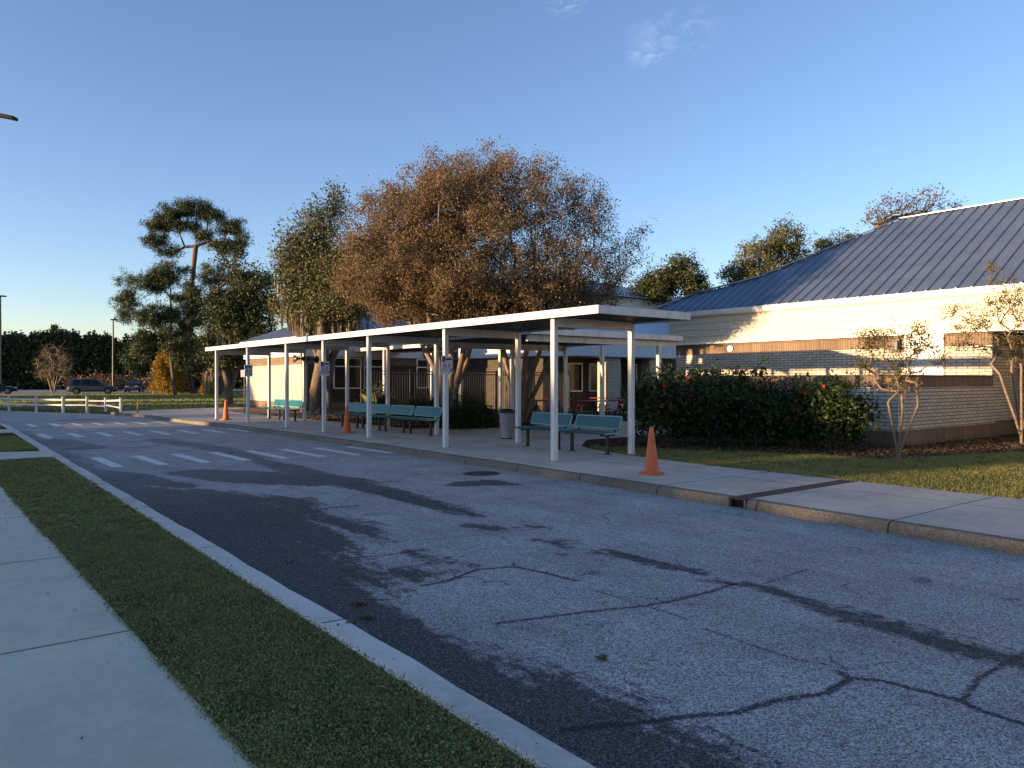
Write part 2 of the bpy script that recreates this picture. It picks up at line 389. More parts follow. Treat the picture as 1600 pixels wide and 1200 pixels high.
# thin wisps of high cloud, laid out by direction in the sky
tc = nt.nodes.new('ShaderNodeTexCoord'); mp = nt.nodes.new('ShaderNodeMapping'); nt.links.new(tc.outputs['Generated'], mp.inputs['Vector'])
mp.inputs['Scale'].default_value = (1,1,1)
def wnode(t, **k):
    q = nt.nodes.new(t)
    for a, b in k.items(): setattr(q, a, b)
    return q
def wisp(px, py, rad, stretch_rot, amount):
    d = Vector(cw((px-800)/1200., 1.0, (594-py)/1200.)).normalized()
    sub = wnode('ShaderNodeVectorMath', operation='SUBTRACT'); nt.links.new(tc.outputs['Generated'], sub.inputs[0]); sub.inputs[1].default_value = d
    m = wnode('ShaderNodeMapping'); nt.links.new(sub.outputs[0], m.inputs['Vector']); m.inputs['Rotation'].default_value = stretch_rot; m.inputs['Scale'].default_value = (1/rad,1/rad,1.9/rad)
    ln = wnode('ShaderNodeVectorMath', operation='LENGTH'); nt.links.new(m.outputs[0], ln.inputs[0])
    nz = wnode('ShaderNodeTexNoise'); nz.inputs['Scale'].default_value = 1.6; nz.inputs['Detail'].default_value = 6; nz.inputs['Distortion'].default_value = 1.2; nt.links.new(m.outputs[0], nz.inputs['Vector'])
    r1 = wnode('ShaderNodeMapRange'); r1.inputs[1].default_value = .15; r1.inputs[2].default_value = 1.0; r1.inputs[3].default_value = 1; r1.inputs[4].default_value = 0; nt.links.new(ln.outputs['Value'], r1.inputs[0])
    r2 = wnode('ShaderNodeMapRange'); r2.inputs[1].default_value = .46; r2.inputs[2].default_value = .72; nt.links.new(nz.outputs['Fac'], r2.inputs[0])
    mu = wnode('ShaderNodeMath', operation='MULTIPLY'); nt.links.new(r1.outputs[0], mu.inputs[0]); nt.links.new(r2.outputs[0], mu.inputs[1])
    m2 = wnode('ShaderNodeMath', operation='MULTIPLY'); nt.links.new(mu.outputs[0], m2.inputs[0]); m2.inputs[1].default_value = amount
    return m2.outputs[0]
ws = [wisp(1050, 52, .062, (0,R(-35),R(38)), .20), wisp(1012, 84, .035, (0,R(10),R(38)), .25), wisp(888, 8, .03, (0,0,0), .2)]
acc = ws[0]
for q in ws[1:]:
    ad = wnode('ShaderNodeMath', operation='ADD'); nt.links.new(acc, ad.inputs[0]); nt.links.new(q, ad.inputs[1]); acc = ad.outputs[0]
hs = wnode('ShaderNodeHueSaturation'); hs.inputs['Saturation'].default_value = SKYSAT; hs.inputs['Hue'].default_value = SKYHUE
tn = wnode('ShaderNodeMix', data_type='RGBA', blend_type='MULTIPLY'); tn.inputs[0].default_value = 1; tn.inputs[7].default_value = (1.09,.925,.99,1)
nt.links.new(sky.outputs[0], tn.inputs[6]); nt.links.new(tn.outputs[2], hs.inputs['Color'])
mx = wnode('ShaderNodeMix', data_type='RGBA'); nt.links.new(acc, mx.inputs[0]); nt.links.new(hs.outputs[0], mx.inputs[6]); mx.inputs[7].default_value = (CLOUD*.85,CLOUD*.95,CLOUD*1.1,1)
nt.links.new(mx.outputs[2], bg.inputs['Color']); bg.inputs['Strength'].default_value = SKYSTR
sl = bpy.data.lights.new('sun','SUN'); sl.energy = SUNSTR; sl.angle = R(.55); sl.color = (1.0,.67,.37)
so = bpy.data.objects.new('sun', sl); COL.objects.link(so); so.location = (-30,8,20)
ld = Vector((LX*math.cos(R(SUN_EL)), LY*math.cos(R(SUN_EL)), math.sin(R(SUN_EL))))
so.rotation_euler = ld.to_track_quat('Z','Y').to_euler()

# ------------------------------------------------------------------ ground, road, kerbs, pavements
RC = [(8.2,-40),(8.3,-10),(8.48,2.8),(8.76,8),(8.9,12),(9.0,16),(9.02,20),(9.0,24),(8.95,28),(8.65,32),(8.52,35),(8.4,38.2),(8.04,41)]
def uR(s):
    for (a, b), (c, d) in zip(RC, RC[1:]):
        if s <= d: return a+(c-a)*(s-b)/(d-b)
    return RC[-1][0]
def uL(s): return 2.36+.021*(s-2) if s < 34 else 3.03-.02*(s-34)**1.55
RCf = [(uR(s), s) for s in np.linspace(-40, 41, 90)]
FAR = [(7.7,43.6),(6.2,46.9),(4.2,51.8),(1.5,57.5),(-3,65),(-12,76),(-40,98)]      # outer edge of the bend
LF = [(uL(s)-.06, s) for s in np.linspace(-40, 48, 89)]+[(-6,58),(-16,68),(-44,88)]
G = .10
g = MB()
g.prism([(a+.14,b) for a,b in RCf]+FAR+[(-700,500),(-700,1500),(1500,1500),(1500,-700),(8.2,-700)], -.6, G)
g.prism([(a-.30,b) for a,b in LF]+[(-700,200),(-700,-700),(2.0,-700)], -.6, G)
tag(g.build('ground', M['lawn']), kind='structure')
# road: fine grid carrying the wear
us = np.arange(1.55, 9.35, .03)
ss = np.concatenate([np.arange(-2, 14, .03), np.arange(14, 26, .06), np.arange(26, 62, .16)])
U, S = np.meshgrid(us, ss); shp = U.shape
P = np.stack([U.ravel(), S.ravel()], 1)
def poly_field(px_list, rad, soft):
    pts = np.array([at(x, y, 0)[:2] for x, y in px_list])
    r = rad if hasattr(rad,'__len__') else [rad]*len(pts)
    best = np.zeros(len(P))
    for i in range(len(pts)-1):
        a, b = pts[i], pts[i+1]; ra, rb = r[i], r[i+1]
        lo = np.minimum(a,b)-max(ra,rb)-soft; hi = np.maximum(a,b)+max(ra,rb)+soft
        m = np.where((P[:,0]>lo[0])&(P[:,0]<hi[0])&(P[:,1]>lo[1])&(P[:,1]<hi[1]))[0]
        if not len(m): continue
        q = P[m]; ab = b-a; t = np.clip(((q-a)@ab)/max(ab@ab,1e-9), 0, 1)
        d = np.linalg.norm(q-a-t[:,None]*ab, axis=1); rr = ra+(rb-ra)*t
        v = np.clip(.5+(rr-d)/soft*.5, 0, 1); best[m] = np.maximum(best[m], v)
    return best
stain = np.zeros(len(P)); crack = np.zeros(len(P))
pu, ps = P[:,0], P[:,1]
bw = np.interp(ps, [-5,2,3,4.2,5.8,7.0,8.5,10.5,12.3,13.2,14.5,17,20,26], [.55,.55,.55,.52,.75,1.05,1.6,2.0,1.1,.5,.7,.3,.35,.2])
ulv = 2.36+.021*(ps-2)
stain = np.maximum(stain, np.clip(.5+(bw-(pu-ulv))/.45*.5, 0, 1)*np.where(ps<30,1,.5))
big = [([(240,687),(309,696),(356,704),(403,718),(450,731),(497,744),(544,751),(575,762),(622,774),(684,790)], [.35,.4,.35,.3,.28,.3,.35,.3,.3,.2]),
 ([(300,738),(380,744),(470,752),(540,752)], [.5,.75,.6,.3]), ([(165,742),(215,750),(290,760)], [.5,.45,.25]),
 ([(600,770),(656,781),(694,792),(742,806)], [.3,.25,.2,.12]), ([(735,822),(780,826),(850,823)], [.12,.18,.05]),
 ([(835,843),(865,848),(880,856)], [.13,.16,.1]), ([(880,866),(905,866)], .07), ([(930,863),(960,866),(994,872),(1050,886),(1087,896)], [.06,.1,.08,.11,.06]),
 ([(1100,907),(1150,913),(1195,918),(1244,938),(1319,958),(1412,985),(1525,1019),(1600,1032),(1700,1060)], [.07,.09,.09,.10,.13,.16,.15,.14,.14]),
 ([(725,756),(760,754),(795,757)], [.3,.38,.2]), ([(490,805),(528,815),(575,832),(600,850)], [.22,.25,.2,.1]), ([(640,862),(700,880)], [.12,.1]), ([(690,877),(735,885)], .07),
 ([(620,895),(660,900)], .16), ([(100,657),(140,656)], .6), ([(60,690),(130,700)], [.9,.6]), ([(420,785),(480,800)], [.5,.3]), ([(330,790),(420,830),(520,860)], [.6,.4,.2])]
for pl, r in big: stain = np.maximum(stain, poly_field(pl, r, .22))
cr = [[(660,916),(700,908),(745,890),(805,886),(850,895),(900,908)], [(775,975),(850,965),(930,955),(1000,948),(1050,940),(1110,925),(1150,912)],
 [(1195,912),(1240,897),(1262,890)], [(925,922),(965,933),(1010,947),(1075,968)], [(1100,983),(1150,1000),(1200,1017),(1250,1032),(1297,1040)],
 [(880,1142),(1000,1130),(1080,1120),(1150,1115),(1215,1095),(1290,1085),(1330,1060),(1380,1065),(1440,1080),(1500,1095),(1530,1110),(1600,1132),(1700,1160)],
 [(1505,1098),(1530,1060),(1580,1035),(1640,1000)], [(600,848),(680,842),(760,835),(860,823)], [(1108,1138),(1150,1160),(1230,1200)], [(610,803),(650,806)],
 [(540,872),(600,868),(660,860)], [(480,760),(560,756),(622,752)], [(500,795),(560,790)], [(805,886),(800,878)], [(1330,1062),(1310,1050)], [(100,702),(230,699)]]
cwid = [.035,.032,.022,.02,.02,.035,.028,.022,.022,.02,.03,.04,.04,.02,.03,.06]
for pl, r in zip(cr, cwid): crack = np.maximum(crack, poly_field(pl, r, .05))
Z = np.where(U < 2.36+.021*(S-2)-.02, -.03, 0) + .012*np.sin(U*1.1)*np.sin(S*.35)*0
V = np.stack([U.ravel(), S.ravel(), Z.ravel()], 1)
# veer the far end along the bend
k = np.clip((V[:,1]-40)/12, 0, 2); V[:,0] -= k*k*4.2
nr, nc = shp; i = np.arange(nr-1)[:,None]*nc+np.arange(nc-1)[None,:]; i = i.ravel()
F = np.stack([i, i+1, i+nc+1, i+nc], 1)
road = npmesh('road', V, F, M['asphalt'], smooth=True); tag(road, kind='structure')
for nm, arr in (('stain',stain),('crack',crack)):
    a = road.data.attributes.new(nm, 'FLOAT', 'POINT'); a.data.foreach_set('value', arr.astype(np.float32))
MB().prism([(-30,40),(-3,38),(2.9,37),(9,41.3),(7.7,44),(6.2,47.4),(4.2,52.4),(1.5,58),(-3,66),(-12,77),(-40,99),(-60,99)], -.5, -.006).build('road_bend', M['asphalt']).__setitem__('kind','structure')
MB().box(-2, 9.5, -40, -1.9, -.5, -.004).build('road_behind', M['asphalt']).__setitem__('kind','structure')

# right pavement with aggregate kerb
Z1 = .13
back = [(11.5,-40),(11.55,3),(11.62,9),(11.9,11.2),(12.25,12.6),(12.7,13.4),(14.0,14.6),(30,14.7),(30,20.4),(14.2,20.4),(13.0,22.5),(12.75,27),(12.7,38),(13.2,41.5),(15.3,43.2),(15.3,45.2),(11.5,44.2),(8.6,42.6)]
inner = [(a+.15,b) for a,b in RCf]
DR0, DR1 = 6.02, 6.30            # where the drain slot runs across
def cut(poly, lo, hi):           # pavement is two slabs, either side of the drain
    return poly
wk = MB()
wk.prism([(a,b) for a,b in inner if b > DR1]+[(8.3,41.5),(8.6,42.6)][:1]+list(reversed([p for p in back if p[1] > DR1]))+[(11.6,DR1),(uR(DR1)+.15,DR1)], -.3, Z1)
wk.prism([(a,b) for a,b in inner if b < DR0]+[(uR(DR0)+.15,DR0),(11.6,DR0)]+list(reversed([p for p in back if p[1] < DR0])), -.3, Z1)
tag(wk.build('pavement', M['walk']), kind='structure')
cu = MB()
segs = [s for s in np.arange(-40, 41.01, .5) if not (DR0-.1 < s < DR1+.1)]+[DR0, DR1]
segs = sorted(segs)
for a, b in zip(segs, segs[1:]):
    if a == DR0: continue
    j = [rng.normal()*.006 for _ in range(2)]
    e = .012 if abs((a+.55)/3.05-round((a+.55)/3.05)) < .1 else 0
    pa = (uR(a)+.012*math.sin(a*2.3), a); pb = (uR(b)+.012*math.sin(b*2.3), b)
    v = []
    for (u_, s_) in (pa, pb):
        v += [(u_-.01,s_,-.3),(u_,s_,.0),(u_+.018,s_,.085),(u_+.05,s_,.122),(u_+.152,s_,.132),(u_+.152,s_,-.3)]
    cu.add(v, [(i_, i_+1, i_+7, i_+6) for i_ in range(5)])
tag(cu.build('kerb', M['curb'], smooth=False, fix=False), kind='structure')
cu2 = MB(); pts = [(8.04,41),(8.0,41.9),(8.6,42.75),(11.5,44.35),(15.3,45.35)]
for a, b in zip(pts, pts[1:]): cu2.bar((a[0],a[1],.03),(b[0],b[1],.03),.15,.21)
tag(cu2.build('kerb_end', M['curb']), kind='structure')
dr = empty('drain_channel', (uR(6.15),6.15,0)); tag(dr, 'rusty dark drain channel cover crossing the right pavement to the kerb', 'drain')
m = MB(); m.bar((-.0,0,.122),(11.6-uR(6.15),0,.122),.27,.016)
m.build('cover_plate', M['cobble'], dr, bevel=.002)
MB().box(.09,2.6,-.139,.139,-.2,.112).build('channel', M['dark'], dr)
for sy in (-1,1): MB().box(-.01,.05,sy*.125-.012,sy*.125+.012,.0,.113).build('slot_side', M['curb'], dr)

# left kerb, verge and sidewalk
lk = MB()
sv = list(np.arange(-12, 40, .5))
for a, b in zip(sv, sv[1:]):
    v = []
    for s_ in (a, b):
        w_ = .009*math.sin(s_*1.7)+.008*math.sin(s_*5.1); u_ = uL(s_)+w_
        v += [(u_,s_,-.1),(u_,s_,.008),(u_-.17,s_,.012),(u_-.25,s_,.07),(u_-.36,s_,.105),(u_-.37,s_,-.1)]
    lk.add(v, [(i_+6, i_+7, i_+1, i_) for i_ in range(5)])
tag(lk.build('gutter_kerb', M['gutter'], smooth=False), kind='structure')
MB().prism([(-2.2,-40),(1.12,-40),(1.12,40),(-2.2,40)], -.2, .118).build('sidewalk', M['lwalk']).__setitem__('kind','structure')
MB().prism([(1.12,18.2),(uL(18)-.3,18.2),(uL(20)-.3,19.9),(1.12,20.6)], -.2, .114).build('crossing_path', M['lwalk']).__setitem__('kind','structure')
MB().prism([(1.12,27.6),(uL(27)-.3,27.9),(uL(29)-.3,29.6),(1.12,29.8)], -.2, .114).build('crossing_path', M['lwalk']).__setitem__('kind','structure')
def verge(s0, s1, mat, name):
    q = [s for s in np.arange(s0, s1, .5)]+[s1]
    MB().prism([(1.12,s0)]+[(uL(s)-.34,s) for s in q]+[(1.12,s1)], -.2, .108).build(name, mat).__setitem__('kind','structure')
verge(-12,18.2,M['soil'],'verge'); verge(20.6,25.6,M['soil'],'verge'); verge(25.6,27.6,M['mulch'],'mulch_island'); verge(29.8,38,M['soil'],'verge')
# crosswalk bars, each painted on the asphalt
cb = MB()
for ua, ub, sa, sb, ea, eb in ((3.15,8.75,16.5,15.7,18.9,18.05),(3.2,8.75,26.0,25.1,28.2,27.3),(3.6,8.6,32.7,31.5,34.9,33.6)):
    for k in range(8):
        t = k/7; u_ = ua+(ub-ua)*t; s0 = sa+(sb-sa)*t; s1 = ea+(eb-ea)*t
        sk = .0
        cb.add([(u_,s0,.005),(u_+.22,s0,.005),(u_+.22+sk,s1,.005),(u_+sk,s1,.005)], [(0,1,2,3)])
tag(cb.build('crosswalk_markings', M['paint']), kind='structure')
# beds and lawn
MB().prism([(11.6,-25),(11.62,9),(11.9,11.2),(12.3,12.7),(12.7,13.4),(14,14.6),(16,14.6),(16,12.6),(17.4,8.3),(18.4,5),(24,3.5),(30,-5),(30,-25)], -.2, .12).build('lawn', M['soil']).__setitem__('kind','structure')
MB().prism([(13.2,13.2),(12.95,12.7),(13.7,11.1),(15.1,8.6),(15.2,7.4),(16.5,6.9),(18.4,6.4),(22,5.8),(25.8,4.5),(25.8,19),(18.3,14.7),(14.2,14.65)], -.2, .135).build('mulch_bed', M['mulch']).__setitem__('kind','structure')
MB().prism([(12.7,20.4),(15.7,20.4),(26,20.4),(26,36.9),(15.8,36.9),(15.6,45),(14,42),(12.75,38)], -.2, .124).build('mulch_bed', M['mulch']).__setitem__('kind','structure')
MB().prism([(12.7,31),(14.5,31.5),(15.6,34),(15.6,44.8),(13.2,43.5),(12.9,40)], -.2, .128).build('dirt_patch', M['dirt']).__setitem__('kind','structure')
MB().prism([(14.5,24.5),(30,24.5),(30,26.4),(14.5,26.4)], -.2, .136).build('courtyard_path', M['walk']).__setitem__('kind','structure')
MB().prism([(-20,92),(-62,63),(-84,90),(-30,135),(30,150),(60,130),(20,105)], -.2, .13).build('parking_lot', M['asphalt']).__setitem__('kind','structure')
mh = MB(); c = at(752,740,0); mh.lathe([(.34,-.02),(.34,.006),(.31,.009),(.30,.005),(.0,.005)], 28, (c[0],c[1],0))
for k in range(-3,4): mh.box(c[0]+k*.075-.012,c[0]+k*.075+.012,c[1]-.22,c[1]+.22,.004,.011)
tag(mh.build('manhole_cover', M['iron']), 'round dark iron manhole cover set in the asphalt', 'manhole cover')

# grass as blades and clover
def blades(name, n, inside, h, w, mat, z, lean=.5, seed=1):
    r = np.random.default_rng(seed)
    p = inside(r, n); n = len(p)
    a = r.uniform(0, 2*np.pi, n); hh = h*r.uniform(.5,1.3,n); ww = w*r.uniform(.6,1.3,n)
    la = r.uniform(0, 2*np.pi, n); l = lean*r.uniform(.2,1.2,n)*hh
    dx, dy = np.cos(a)*ww/2, np.sin(a)*ww/2
    V = np.empty((n,3,3)); zz = np.full(n, z-.005)
    V[:,0] = np.stack([p[:,0]-dx,p[:,1]-dy,zz],1); V[:,1] = np.stack([p[:,0]+dx,p[:,1]+dy,zz],1)
    V[:,2] = np.stack([p[:,0]+np.cos(la)*l,p[:,1]+np.sin(la)*l,zz+hh],1)
    o = npmesh(name, V.reshape(-1,3), np.arange(3*n).reshape(-1,3), mat); return tag(o, kind='stuff')
def pads(name, n, inside, size, mat, z0, z1, seed=2, tilt=.7):
    r = np.random.default_rng(seed); p = inside(r, n); n = len(p)
    c = np.stack([p[:,0],p[:,1],r.uniform(z0,z1,n)],1)
    nrm = np.stack([r.normal(0,tilt,n),r.normal(0,tilt,n),np.ones(n)],1); nrm /= np.linalg.norm(nrm,axis=1)[:,None]
    t = np.cross(nrm, r.normal(size=(n,3))); t /= np.linalg.norm(t,axis=1)[:,None]; b = np.cross(nrm,t)
    s_ = (size*r.uniform(.6,1.4,n))[:,None]
    V = np.stack([c-t*s_,c-b*s_*.7,c+t*s_,c+b*s_*.7],1).reshape(-1,3)
    return tag(npmesh(name, V, np.arange(4*n).reshape(-1,4), mat), kind='stuff')
def verge_pts(s0, s1, power=1.0):
    def f(r, n):
        s_ = s0+(s1-s0)*r.uniform(0,1,n)**power
        ul = 2.36+.021*(s_-2); lo = 1.12-.02+r.normal(0,.012,n); hi = ul-.35+r.normal(0,.02,n)
        u_ = lo+(hi-lo)*r.uniform(0,1,n)
        # thin worn patches
        q = np.sin(u_*7.1+s_*1.9)*np.sin(s_*3.3-u_*2.2)+np.sin(s_*1.1+u_*3)*.5
        keep = r.uniform(-1.6,1.2,n) < q+.9
        return np.stack([u_,s_],1)[keep]
    return f
tag(blades('verge_grass', 90000, verge_pts(1.5,9,1.5), .032, .0055, M['grass'], .108, .9, 3), 'short mixed grass and clover on the strip beside the left kerb', 'grass')
tag(pads('verge_clover', 120000, verge_pts(1.5,9,1.5), .0062, M['clover'], .110, .136, 4), 'small clover leaves carpeting the near grass strip', 'clover')
tag(pads('verge_clover_specks', 700, verge_pts(1.5,9,1.3), .0030, M['trimw'], .130, .145, 5), 'tiny pale specks of blossom among the clover', 'blossom')
tag(blades('verge_grass', 60000, verge_pts(9,18.2,1.1), .034, .014, M['grass'], .108, .9, 6), 'short grass on the strip toward the crosswalk', 'grass')
tag(pads('verge_clover', 50000, verge_pts(9,18.2,1.1), .013, M['clover'], .110, .134, 7), 'clover on the strip toward the crosswalk', 'clover')
tag(blades('verge_grass', 20000, lambda r, n: np.stack([r.uniform(1.14,2.4,n),r.uniform(20.6,25.5,n)],1), .036, .02, M['grass'], .108, .9, 8), 'short grass on the verge between the two crossing paths', 'grass')
def inpoly(poly):
    poly = np.array(poly)
    def f(r, n):
        lo, hi = poly.min(0), poly.max(0); p = r.uniform(lo, hi, (n,2)); ins = np.zeros(n, bool)
        j = len(poly)-1
        for i in range(len(poly)):
            xi, yi = poly[i]; xj, yj = poly[j]
            c = ((yi > p[:,1]) != (yj > p[:,1])) & (p[:,0] < (xj-xi)*(p[:,1]-yi)/(yj-yi+1e-12)+xi); ins ^= c; j = i
        return p[ins]
    return f
LAWN = [(11.5,0),(11.55,3),(11.6,9),(11.88,11.2),(12.3,12.8),(13.1,13.3),(12.85,12.8),(13.6,11.2),(15.0,8.7),(15.1,7.5),(16.4,7.0),(18.4,6.5),(22,5.9),(20,0)]
tag(blades('lawn_grass', 330000, inpoly(LAWN), .05, .013, M['grass'], .12, .8, 9), 'short lawn grass right of the pavement', 'grass')
tag(pads('lawn_clover', 90000, inpoly(LAWN), .012, M['clover'], .122, .15, 10), 'clover leaves mixed through the right lawn', 'clover')
BED = [(13.2,13.2),(12.95,12.7),(13.7,11.1),(15.1,8.6),(15.2,7.4),(16.5,6.9),(18.4,6.4),(22,5.8),(23.6,8.4),(18.2,8.5),(18.2,14.5)]
tag(pads('bed_litter', 26000, inpoly(BED), .03, M['drygrass'], .137, .165, 11, .5), 'dry leaf litter under the flowering shrubs', 'leaf litter')
tag(pads('courtyard_litter', 30000, inpoly([(12.75,21.5),(16,20.4),(26,20.5),(26,28),(15.6,33),(14.3,31.3),(12.8,30)]), .05, M['drygrass'], .13, .19, 12, .6), 'dry leaf litter beneath the courtyard trees', 'leaf litter')
FL = [(9,44.6),(7.9,44.6),(6.4,47.8),(4.6,52.5),(1.8,58.5),(-3,67),(-12,78),(-20,92),(20,104),(34,90),(15.6,45.6)]
tag(blades('far_lawn_grass', 90000, inpoly(FL), .10, .07, M['grass'], .10, .8, 13), 'lawn beyond the white rail fence', 'grass')
vr = np.random.default_rng(91)
def litter_pts(r, n):
    s_ = r.uniform(1.5, 16, n); u_ = np.where(r.uniform(size=n) < .7, r.uniform(1.1, 2.5, n), 1.12-np.abs(r.normal(0,.25,n))); return np.stack([u_, s_], 1)
tag(pads('leaf_bits', 220, litter_pts, .013, M['drygrass'], .120, .130, 92, .3), 'scattered brown leaf bits on the verge and sidewalk edge', 'leaf litter')
# fallen leaves on the road
fl = MB()
lf = [(553,944),(560,946),(572,966),(580,969),(566,945),(452,879),(548,975),(940,1032)]
for i_, (x, y) in enumerate(lf):
    c = at(x, y, 0); a0 = i_*1.7; m = MB(); L = .045+.01*(i_%3)
    vs = [(0,0,.006)]; 
    for k in range(10):
        rr = L*(1 if k%2 else .45); vs.append((rr*math.cos(a0+k*math.pi/5), rr*math.sin(a0+k*math.pi/5), .008+.02*((k*7)%3)/2))
    m.add([(c[0]+v[0],c[1]+v[1],v[2]) for v in vs], [(0,k+1,(k+1)%10+1) for k in range(10)])
    tag(m.build('fallen_leaf', M['drygrass']), 'curled brown leaf fallen on the dark asphalt near the left kerb', 'leaf', 'fallen leaves on the road')
# ------------------------------------------------------------------ covered walkways
PS = [11.14,14.95,18.7,21.55,24.4,28.05,31.65]      # post positions along the kerb
UF, UB = 9.84, 12.0
ZT = 2.885
def beam_c(m, x0, x1, y0, y1, z0, z1): m.box(x0, x1, y0, y1, z0, z1)
cw1 = empty('covered_walkway', (UF,PS[0],0))
tag(cw1, 'long white flat-roofed walkway canopy on square posts along the kerb', 'canopy')
def roof(parent, u0, u1, s0, s1, zb, zt, along='s'):
    ox, oy = parent.location.x, parent.location.y
    u0 -= ox; u1 -= ox; s0 -= oy; s1 -= oy
    f = MB(); t = .055        # gutter-like fascia with a lip
    f.box(u0,u0+t,s0,s1,zb,zt); f.box(u1-t,u1,s0,s1,zb,zt); f.box(u0+t,u1-t,s0,s0+t,zb,zt); f.box(u0+t,u1-t,s1-t,s1,zb,zt)
    f.build('fascia', M['white'], parent, bevel=.006)
    d = MB(); n_ = int((u1-u0 if along == 's' else s1-s0)/.15)
    d.box(u0+t+.002,u1-t-.002,s0+t+.002,s1-t-.002,zb+.075,zb+.1)
    lo, hi = (u0+t, u1-t) if along == 's' else (s0+t, s1-t)
    for k in range(1, n_):
        q = lo+(hi-lo)*k/n_
        if along == 's': d.box(q-.03,q+.03,s0+t+.004,s1-t-.004,zb+.035,zb+.0745)
        else: d.box(u0+t+.004,u1-t-.004,q-.03,q+.03,zb+.035,zb+.0745)
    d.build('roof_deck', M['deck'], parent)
def post(parent, u_, s_, h, w_=.105, z0=Z1):
    ox, oy = parent.location.x, parent.location.y
    u_ -= ox; s_ -= oy
    o = MB().box(u_-w_/2,u_+w_/2,s_-w_/2,s_+w_/2,z0-.02,h).build('post', M['white'], parent, bevel=.006)
    MB().box(u_-w_/2-.035,u_+w_/2+.035,s_-w_/2-.035,s_+w_/2+.035,z0-.02,z0+.014).build('base_plate', M['steel'], o)
    return o
roof(cw1, UF-.22, UF-.22+2.55, PS[0]-1.42, PS[-1]+.75, ZT, ZT+.15, 't')
for s_ in PS:
    post(cw1, UF, s_, ZT); post(cw1, UB, s_, ZT)
    oy = s_-PS[0]
    MB().box(.0535,UB-UF-.0535,oy-.045,oy+.045,ZT-.155,ZT+.03).build('cross_beam', M['white'], cw1, bevel=.004)
cw2 = empty('covered_walkway', (13.3,15.2,0)); tag(cw2, 'lower white canopy reaching from the kerbside canopy back to the brick building', 'canopy')
roof(cw2, 12.35, 18.3, 14.9, 20.2, 2.87, 3.02, 's')
for u_, s_ in ((13.35,15.15),(17.5,15.15),(15.8,20.0),(18.1,19.9)): post(cw2, u_, s_, 2.87, .11)
for s_ in (15.15, 20.0): MB().box(12.45-13.3,18.2-13.3,s_-15.2-.04,s_-15.2+.04,2.70,2.868).build('beam', M['white'], cw2)
cw3 = empty('covered_walkway', (19.6,24,0)); tag(cw3, 'distant canopy over the courtyard path toward the school doors', 'canopy')
roof(cw3, 18.5, 21.3, 20.3, 36.8, 3.2, 3.36, 't')
for u_, s_ in ((20.6,20.6),(18.75,27.3),(20.9,27.3),(18.75,34),(20.9,33)): post(cw3, u_, s_, 3.2, .13)

# ------------------------------------------------------------------ building helpers (axis aligned walls)
def laps(m, axis, c, a0, a1, z0, z1, out, h=.165):
    # lap siding on a wall: axis 'u' = wall plane at constant u running along s
    z = z0; 
    while z < z1-.01:
        zz = min(z+h, z1)
        if axis == 'u': m.add([(c+out*.024,a0,z),(c+out*.024,a1,z),(c,a1,zz),(c,a0,zz),(c,a0,z),(c,a1,z)], [(0,1,2,3),(0,4,5,1)])
        else: m.add([(a0,c+out*.024,z),(a1,c+out*.024,z),(a1,c,zz),(a0,c,zz),(a0,c,z),(a1,c,z)], [(0,1,2,3),(0,4,5,1)])
        z = zz
def ribs_roof(parent, edge_fn, u0, z0, slope, s0, s1, step, nm='roof', mat=None, w=.035, h=.05, phase=0):
    m = MB(); s_ = s0+phase
    while s_ < s1:
        u1 = edge_fn(s_)
        if u1 > u0+.25:
            z1 = z0+slope*(u1-u0)
            m.add([(u0-.03,s_-w,z0+.003-.03*slope),(u0-.03,s_+w,z0+.003-.03*slope),(u1,s_+w,z1+.003),(u1,s_-w,z1+.003),
                   (u0-.03,s_-w*.5,z0+h-.03*slope),(u0-.03,s_+w*.5,z0+h-.03*slope),(u1,s_+w*.5,z1+h),(u1,s_-w*.5,z1+h)],
                  [(0,1,5,4),(1,2,6,5),(2,3,7,6),(3,0,4,7),(4,5,6,7)])
        s_ += step
    return m.build(nm, mat or M['roof'], parent)

# ---- right-hand classroom block
B = empty('school_building', (0,0,0)); tag(B, 'long low brick school wing with blue metal hip roof and bright cream siding at right', 'building')
UW = 23.84; SE = 19.75
w_ = MB()
w_.box(UW, UW+.3, 8.53, 9.80, .1, 2.68); w_.box(UW, UW+.3, 10.92, SE, .1, 2.68); w_.box(UW, UW+.3, 9.80, 10.92, .1, .22)
w_.box(UW+.3, UW+12, SE-.3, SE, .1, 3.1); w_.box(UW+.3, 25.8, 8.53, 8.83, .56, 2.68)
w_.box(25.8, 26.1, -14, 8.528, .56, 2.68)
w_.build('wall', M['bwhite'], B)
bb = MB()
bb.box(UW-.004, UW+.298, 8.526, 9.80, 2.682, 3.1); bb.box(UW-.004, UW+.298, 10.92, SE+.004, 2.682, 3.1)
bb.box(UW+.3, 25.8, 8.526, 8.83, 2.682, 3.1); bb.box(25.796, 26.1, -14, 8.52, 2.682, 3.1)
bb.build('brick_band', M['bbrown'], B)
ba = MB(); ba.box(25.79, 26.1, -14, 8.52, .05, .558); ba.box(UW-.01, UW+.2, 8.52, 9.8, .05, .5); ba.box(UW+.2,25.79,8.52,8.8,.05,.558); ba.build('base_course', M['bbase'], B)
sd = MB(); laps(sd, 'u', UW-.18, -14, SE+.2, 3.10, 4.10, -1, .25); laps(sd, 's', SE+.2, UW-.18, UW+12, 3.1, 4.1, 1, .25)
sd.box(UW-.175, UW+.2, -14, SE+.19, 3.102, 4.1); sd.box(UW+.2, 26.2, -14, 8.4, 3.105, 3.14)
sd.build('siding', M['siding'], B)
tr = MB(); tr.box(UW-.215,UW-.18,-14,SE+.24,3.06,3.13)
tr.build('trim', M['trimw'], B)
